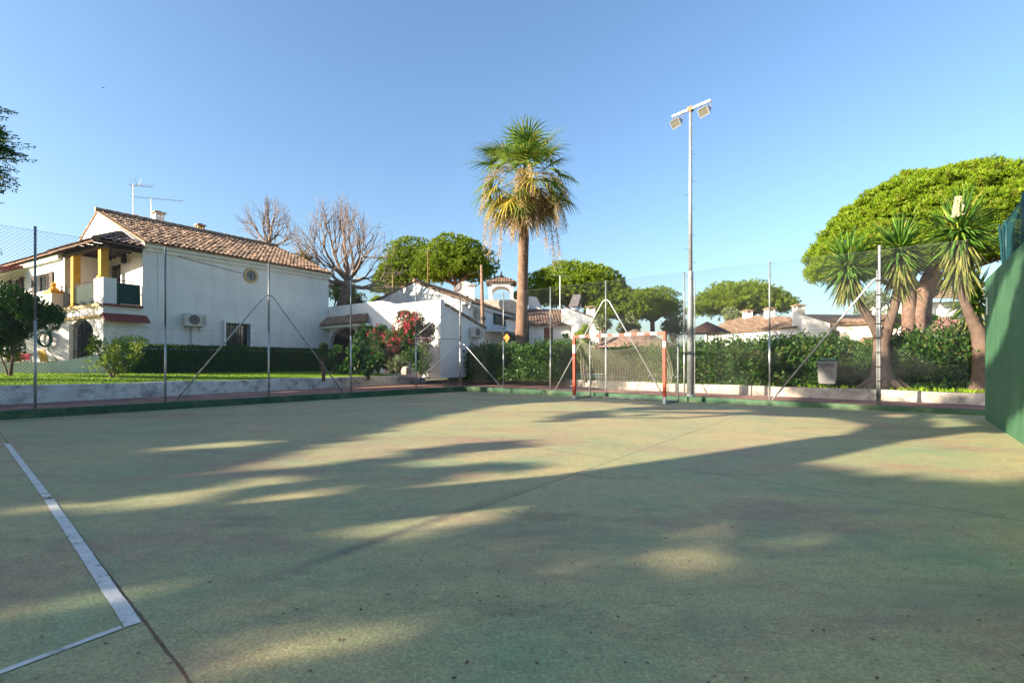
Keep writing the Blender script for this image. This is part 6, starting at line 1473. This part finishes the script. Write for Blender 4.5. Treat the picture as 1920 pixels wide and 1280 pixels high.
shrub('tiny low plant on the lawn edge beside the post', [(692, 696, 7), (689, 700, 6)], 20.0, 90, 0.07, 0.05, 'hedge', 705, z0=lawn_z(X(692, 20), 20), group='bushes before the annex')
rk = thing('rock', 'brown boulder in the bed below the oleander', 'rock', (X(762, 21), 21, 0.78)); mb = MB(); v = []; 
mb.lathe((X(762, 21), 21, 0.70), [(0.20, 0), (0.23, 0.15), (0.18, 0.30), (0.05, 0.36)], 9); build('stone', mb, M['oldplaster'], rk)

# dark hedge left of the goal
def farhedge(label, pxa, pxb, da, db, z0, pyt, th, n, m, lump=0.10, Ln=0.11, W=0.06, grp='shrub hedges round the garden', core=True):
    pa, pb = (X(pxa, da), da), (X(pxb, db), db); z1 = zat(pyt, (da+db)/2)
    return hedge(label, [pa, ((pa[0]+pb[0])/2, (pa[1]+pb[1])/2), pb], th, z0, z1, n, Ln, W, m, grp, 0.14, 'hedge', core, lump)
farhedge('dark dense hedge in front of the palm trunk', 872, 1060, 25.5, 22.0, 0.42, 657, 1.4, 15000, 'hedge', 0.16, 0.12, 0.065)
farhedge('loose sunlit hedge seen through the goal net', 1150, 1300, 21.5, 18.8, 0.42, 664, 1.0, 8500, 'bush', 0.14, 0.12, 0.06, core=False)
farhedge('tall glossy hedge right of the floodlight mast', 1300, 1470, 19.0, 17.2, 0.42, 655, 1.3, 15000, 'bush', 0.24, 0.11, 0.065)
farhedge('tall dark hedge behind the litter bin', 1465, 1570, 17.4, 16.4, 0.42, 652, 1.3, 9000, 'bush', 0.24, 0.11, 0.065)
farhedge('lower rounded green hedge between the bin and the yucca', 1575, 1648, 16.6, 15.8, 0.42, 672, 1.1, 7500, 'bush', 0.2, 0.10, 0.055)
farhedge('dense shrub bank between the yucca trunk and the practice wall', 1670, 1830, 15.4, 13.9, 0.42, 650, 1.3, 16000, 'bush', 0.24, 0.11, 0.065)
farhedge('low hedge line at the far side of the pool', 1060, 1310, 36, 36, 0.45, 655, 1.2, 5000, 'bush', 0.15, 0.2, 0.1)
farhedge('hedge band in front of the white terraces', 1020, 1075, 27, 26, 0.45, 650, 1.0, 3500, 'hedge', 0.15, 0.14, 0.08)
shrub('yellow green bush beside the far goal post', [(1088, 650, 12), (1098, 640, 10), (1092, 668, 12), (1110, 690, 12)], 21, 150, 0.11, 0.05, 'lightleaf', 705, z0=0.42, group='loose shrubs behind the far fence')
shrub('open bush growing right behind the goal net', [(1180, 660, 20), (1215, 668, 22), (1160, 680, 20), (1200, 695, 18)], 20.5, 150, 0.12, 0.055, 'bush', 712, z0=0.42, group='loose shrubs behind the far fence')
shrub('small dark conifer beside the low house door', [(1060, 640, 7), (1060, 652, 9), (1060, 630, 5)], 30, 160, 0.10, 0.05, 'darkleaf', 665, z0=0.45, group='loose shrubs behind the far fence')
shrub('bright green vine climbing by the white gable', [(1090, 622, 9), (1083, 630, 8), (1098, 615, 7)], 34, 120, 0.14, 0.07, 'lightleaf', 650, z0=0.45, group='loose shrubs behind the far fence')
shrub('pale pink oleander blossoms above the right hedge', [(1775, 612, 20), (1795, 618, 18), (1755, 622, 14), (1812, 626, 12)], 18, 170, 0.11, 0.04, 'bush', 720, 'oleander', 'flowering shrub', flowers=('palepink', 420, 0.05), z0=0.42)
shrub('lush greenery showing over the hedge left of the yucca stem', [(1590, 648, 16), (1612, 654, 14), (1632, 650, 12)], 24, 120, 0.14, 0.06, 'bush', 700, z0=0.45, group='loose shrubs behind the far fence')
# low groundcover under the hedges
n = 16000; k = RNG.random(n)*(len(fw2)-1.01); ki = k.astype(int); f = (k-ki)[:, None]; A = np.array(fw2); B = A[ki]*(1-f)+A[ki+1]*f; v_ = unit(np.concatenate([B-np.array([ctr]), np.zeros((n, 1))], 1)); dd = RNG.random(n)*4+0.3
keep = (np.sin(B[:, 0]*1.3)+RNG.normal(0, 0.6, n) > -0.3); P = np.stack([B[:, 0]+v_[:, 0]*dd, B[:, 1]+v_[:, 1]*dd, np.full(n, 0.39)], 1)[keep]
vs = blades(P, unit(rdir(len(P))*0.6+np.array([0, 0, 1])), RNG.uniform(0.06, 0.16, len(P)), 0.03); o = build_np('ground_cover', vs, len(P), 4, M['grassblade'], None); o['kind'] = 'stuff'; tag(o, 'low green ground cover growing under the far hedges', 'ground cover')

# ------------------------------------------------------------------ fallen needles and bits on the court (stuff)
n = 900
gy = 1.3+RNG.random(n)**1.8*14; gx = RNG.uniform(-1.05, 1.05, n)*gy; P = np.stack([gx, gy, np.full(n, 0.004)], 1)
D = unit(np.stack([RNG.normal(size=n), RNG.normal(size=n), np.full(n, 0.05)], 1)); ln = np.where(RNG.random(n) < 0.45, RNG.uniform(0.05, 0.13, n), RNG.uniform(0.012, 0.03, n)); wd = np.where(ln > 0.045, 0.0022, 0.014)
vs = blades(P, D, ln, wd, np.tile([[0, 0, 1.0]], (n, 1))); o = build_np('litter', vs, n, 4, M['litter'], None); o['kind'] = 'stuff'; tag(o, 'dry pine needles and leaf bits scattered over the court', 'litter')

# ------------------------------------------------------------------ unseen trees left of and behind the photographer; crowns shaped to shade the court
LIT = [
 [(500, 866), (600, 840), (700, 815), (830, 780), (960, 758), (1080, 752), (1235, 760), (1120, 768), (1040, 778), (1000, 795), (1030, 815), (960, 822), (860, 828), (780, 842), (700, 858), (560, 870)],
 [(740, 868), (900, 852), (1010, 838), (1020, 800), (1080, 786), (1180, 780), (1400, 776), (1560, 780), (1612, 798), (1560, 822), (1400, 842), (1290, 864), (1160, 884), (1060, 903), (960, 930), (900, 936), (930, 905), (990, 885), (1005, 868), (920, 866), (800, 876)],
 [(635, 950), (740, 922), (860, 898), (960, 880), (990, 900), (910, 925), (790, 945), (690, 956)],
 [(680, 1005), (790, 972), (890, 945), (1000, 915), (960, 950), (870, 988), (760, 1010)],
 [(1520, 862), (1580, 848), (1660, 832), (1780, 815), (1890, 808), (1960, 850), (1960, 890), (1850, 903), (1760, 903), (1700, 885), (1600, 882)],
 [(1600, 800), (1660, 786), (1760, 788), (1840, 796), (1840, 803), (1740, 806), (1660, 812)],
 [(175, 948), (260, 932), (360, 920), (480, 910), (480, 914), (360, 928), (250, 944)], [(0, 962), (100, 956), (100, 964), (0, 972)],
 [(340, 1310), (400, 1240), (520, 1200), (700, 1158), (700, 1192), (610, 1222), (540, 1258), (500, 1310)],
 [(430, 1206), (480, 1190), (590, 1152), (590, 1160), (500, 1196)], [(620, 846), (760, 832), (770, 838), (640, 852)], [(420, 905), (560, 893), (570, 898), (430, 912)], [(500, 930), (620, 915), (620, 920), (510, 936)], [(1640, 778), (1750, 778), (1800, 790), (1690, 786)], [(1150, 770), (1400, 768), (1420, 773), (1160, 777)], [(60, 1140), (200, 1105), (200, 1112), (70, 1148)], [(300, 840), (480, 826), (480, 830), (310, 846)], [(150, 1125), (270, 1095), (270, 1105), (160, 1135)],
 [(560, 1262), (640, 1225), (640, 1240), (580, 1272)], [(0, 872), (30, 868), (30, 878), (0, 882)], [(420, 878), (520, 868), (520, 873), (430, 884)],
]
SPOT = [(1500, 1002, 56, 22), (1312, 1048, 52, 26), (1235, 1040, 40, 12), (1112, 1070, 46, 16), (1035, 1084, 46, 15), (1170, 988, 22, 8), (1340, 985, 18, 6), (1632, 926, 22, 9), (1588, 900, 26, 8), (1410, 934, 24, 7), (1030, 938, 22, 7), (1105, 925, 16, 6), (1120, 1065, 14, 6), (1660, 915, 14, 5), (1560, 858, 20, 5), (1110, 862, 10, 3)]
def is_lit(gx, gy):
    if gy <= 0.6: return False
    px = CX+FPX*gx/gy; py = HY+FPX*CH/gy
    for p in LIT:
        if inside((px, py), p): return True
    for x, y, a, b in [(x_, y_, a_*0.68, b_*0.72) for x_, y_, a_, b_ in SPOT]:
        if ((px-x)/a)**2+((py-y)/b)**2 < 1: return True
    return False
random.seed(77)
cl = []
GS = 0.25
for ia in range(int(21/GS)):
  for ib in range(int(24.5/GS)):
    a = -2.4+(ia+random.random())*GS; b = 0.2+(ib+random.random())*GS
    g = L(a, b); h = random.uniform(5.0, 8.0)
    # the practice wall receives what would fall beyond it: leave its lower sunlit part clear
    if a > 15.9 and not (b < 3.4 and a < 19.5): continue
    near = 0.8 < g[1] < 4.4 and abs(g[0]) < 5
    r = random.uniform(0.13, 0.17) if near else random.uniform(0.12, 0.19); mg = 0.75 if near else min(1.0, max(0.25, g[1]/7))
    ok = True
    for ex, ey in ((0, 0), (-SDX*r*2*mg, -SDY*r*2*mg), (SDX*r*2*mg, SDY*r*2*mg), (-SDY*r*1.2*mg, SDX*r*1.2*mg), (SDY*r*1.2*mg, -SDX*r*1.2*mg)):
        if is_lit(g[0]+ex, g[1]+ey): ok = False; break
    if not ok: continue
    if not any(is_lit(g[0]+0.45*math.cos(q_), g[1]+0.45*math.sin(q_)) for q_ in (0.5, 1.55, 2.6, 3.65, 4.7, 5.75)): r = random.uniform(0.22, 0.30)*(0.9 if near else 1)
    h2 = random.uniform(5.0, 8.0); c2 = caster(g[0]+random.uniform(-.1, .1), g[1]+random.uniform(-.1, .1), h2)
    if (g[1] < 3.4 or random.random() < 0.7) and not (c2[1] > 0.3 and abs(c2[0])/c2[1] < 1.25): cl.append((*c2, r))
    c = caster(g[0], g[1], h)
    if c[1] > 0.3 and abs(c[0])/c[1] < 1.25: continue
    if math.hypot(c[0], c[1]) < 3.0: continue
    cl.append((*c, r))
def patch(x, y): return math.sin(x*1.1+y*0.7)+math.sin(y*1.9-x*0.8+1.0)+math.sin(x*3.1+2)*0.5
for ia in range(42):
  for ib in range(26):
    a = 12.4+(ia+random.random())*0.25; b = -6.4+(ib+random.random())*0.25; g = L(a, b)
    if patch(g[0], g[1]) < -0.35: continue
    h = random.uniform(8.0, 9.5); c = caster(g[0], g[1], h)
    if c[1] > 0.3 and abs(c[0])/c[1] < 1.25: continue
    cl.append((*c, random.uniform(0.12, 0.19)))
cl = np.array(cl)
cp = []
for iy in range(46):
  for iz in range(12):
    q = FWg.w((-0.2, -0.6+(iy+random.random())*0.27, -0.2+(iz+random.random())*0.27)); g = (q[0]-SDX*COT*q[2], q[1]-SDY*COT*q[2])
    if random.random() < 0.12: continue
    c = caster(g[0], g[1], random.uniform(4.8, 6.4))
    if c[0]/c[1] > -1.12: continue
    cp.append((*c, random.uniform(0.14, 0.24)))
for _ in range(900):
    g = (random.uniform(-21, -13), random.uniform(15, 19.5)); c = caster(g[0]+1, g[1]+0.6, random.uniform(4.8, 6.6))
    if c[0]/c[1] > -1.12 and random.random() < 0.8: cp.append((*c, random.uniform(0.16, 0.26)))
cp = np.array(cp)
trees = [((-10.9, 0.5), 'umbrella pine standing just left of the photographer'), ((-20.0, -6.0), 'leafy pine behind the photographer to the left'), ((-20.5, 3.5), 'leafy pine left of the court beyond the fence line'), ((-28.0, 8.5), 'broad tree beyond the left fence'), ((-14.0, -12.0), 'leafy pine well behind the photographer')]
TP = np.array([t_[0] for t_ in trees])
own = np.argmin(((cl[:, None, :2]-TP[None])**2).sum(2)*np.array([1, 1, 1, 1, 1]), 1)
for i, ((tx, ty_), lab) in enumerate(trees+[((-27.0, 15.0), 'garden tree left of the patio, outside the picture')]):
    S_ = cl[own == i] if i < len(TP) else cp
    gs_ = np.stack([S_[:, 0]-SDX*COT*S_[:, 2], S_[:, 1]-SDY*COT*S_[:, 2]], 1) if len(S_) else np.zeros((0, 2))
    nr_ = (gs_[:, 1] > 0.8) & (gs_[:, 1] < 4.4) & (np.abs(gs_[:, 0]) < 5)
    if len(S_) == 0: continue
    t = thing('shade_tree', lab, 'tree', (tx, ty_, 0.1), 0, 'trees shading the court')
    mb = MB(); topz = 8.2
    def litpath(p, q):
        for k_ in range(13):
            x, y, z = [p[n_]+(q[n_]-p[n_])*k_/12 for n_ in range(3)]
            if is_lit(x-SDX*COT*z, y-SDY*COT*z): return True
        return False
    if i == 0:
        tk = [(-10.9, 0.5, 0.0)]+[caster(*g) for g in ((-4.2, 2.8, 2.3), (0.74, 4.75, 4.0), (2.9, 6.0, 4.8), (5.3, 7.55, 5.7), (7.4, 8.5, 6.5), (8.9, 8.9, 7.0), (9.9, 8.7, 7.3), (12.4, 10.2, 8.2))]
        mb.tube(tk, [0.50, 0.46, 0.46, 0.46, 0.42, 0.34, 0.26, 0.2, 0.1], 12)
        for gs, rs in (([(6.2, 8.1, 6.2), (7.6, 9.6, 6.5), (7.4, 10.8, 6.7), (5.6, 11.5, 6.9), (3.0, 11.9, 7.1), (0.5, 11.8, 7.2)], [0.34, 0.32, 0.24, 0.17, 0.10, 0.03]),
                       ([(5.6, 11.5, 6.9), (3.6, 10.5, 7.2), (1.6, 10.6, 7.4)], [0.12, 0.08, 0.03]), ([(7.6, 9.6, 6.5), (9.6, 11.4, 6.8), (9.0, 12.6, 7.0)], [0.2, 0.14, 0.05]), ([(8.3, 9.0, 7.4), (10.6, 9.6, 7.8), (11.4, 10.8, 8.0)], [0.14, 0.1, 0.04])):
            mb.tube([caster(*g) for g in gs], rs, 8)
    else: mb.tube([(tx, ty_, 0), (tx+0.1, ty_, 2), (tx, ty_, 4.2)], [0.40, 0.32, 0.26], 10)
    for c in S_[::max(1, len(S_)//(30 if i < 5 else 12))]:
        if not litpath((tx, ty_, 4.0), tuple(c[:3])): limb(mb, (tx, ty_, 4.0), tuple(c[:3]), 0.07, 0.012, 0.02, 5, 5)
    build('trunk', mb, M['pinebark'], t, True)
    vs = cloud(S_[~nr_, :3], np.stack([S_[~nr_, 3], S_[~nr_, 3], S_[~nr_, 3]*0.4], 1), 28, 0.15, 0.10, 0.0, 0.0, 0.0)
    if nr_.sum(): vs = np.concatenate([vs, cloud(S_[nr_, :3], np.stack([S_[nr_, 3], S_[nr_, 3], S_[nr_, 3]*0.15], 1), 84, 0.085, 0.065, 0.0, 0.0, 0.0)])
    build_np('crown', vs, len(vs)//4, 4, M['hedge'], t)
# feathery boughs showing at the left edge of the picture
random.seed(88)
ft = thing('feathery_tree', 'dark feathery boughs hanging in from the left picture edge', 'tree', (-19.0, 12.6, 0.6), 0)
mb = MB(); mb.tube([(-19.0, 12.6, 0.4), (-19.1, 12.7, 4), (-18.6, 12.8, 7.2), (-18.2, 12.9, 9.5)], [0.35, 0.28, 0.2, 0.1], 10)
q = []
bd_ = 13.0
for (px, py, tx_, ty2) in ((a_-52, b_, c_-55, e_) for a_, b_, c_, e_ in ((-80, 200, 30, 195), (-90, 230, 40, 245), (-70, 250, 52, 270), (-90, 290, 60, 290), (-90, 310, 48, 325), (-60, 330, 28, 345), (-60, 170, 8, 165), (-120, 260, 10, 262), (-100, 215, 20, 220), (-100, 300, 20, 310), (-90, 340, 0, 338), (-90, 240, 20, 236), (-60, 375, -2, 378), (-80, 280, 36, 276), (-60, 445, -2, 452))):
    d_ = bd_+random.uniform(-0.6, 0.6); A = Vector(wp(px, py-14, d_)); B = Vector(wp(tx_, ty2, d_)); limb(mb, (-18.6, 12.8, 7.2), tuple(A), 0.05, 0.02, 0.05)
    pts = limb(mb, tuple(A), tuple(B), 0.02, 0.006, 0.04)
    for j in range(75):
        f = (j+0.5)/75; base = A+(B-A)*f+Vector((0, random.uniform(-.35, .35), random.uniform(-.12, .12)))
        dr = Vector((0.75, random.uniform(-0.5, 0.5), random.uniform(-0.75, 0.15))).normalized(); ln = random.uniform(0.25, 0.6)
        m_ = 18
        P = np.array([tuple(base+dr*ln*s/m_) for s in range(m_)]); sd = np.where(np.arange(m_) % 2 == 0, 1, -1)[:, None]; D = unit(np.array([tuple(dr)])*0.7+sd*np.array([[0.1, 0.5, 0.6]])+rdir(m_)*0.25)
        q.append(blades(P, D, np.full(m_, 0.11), 0.034))
build('trunk', mb, M['bark'], ft, True)
q = np.concatenate(q); build_np('foliage', q, len(q)//4, 4, M['bush'], ft)
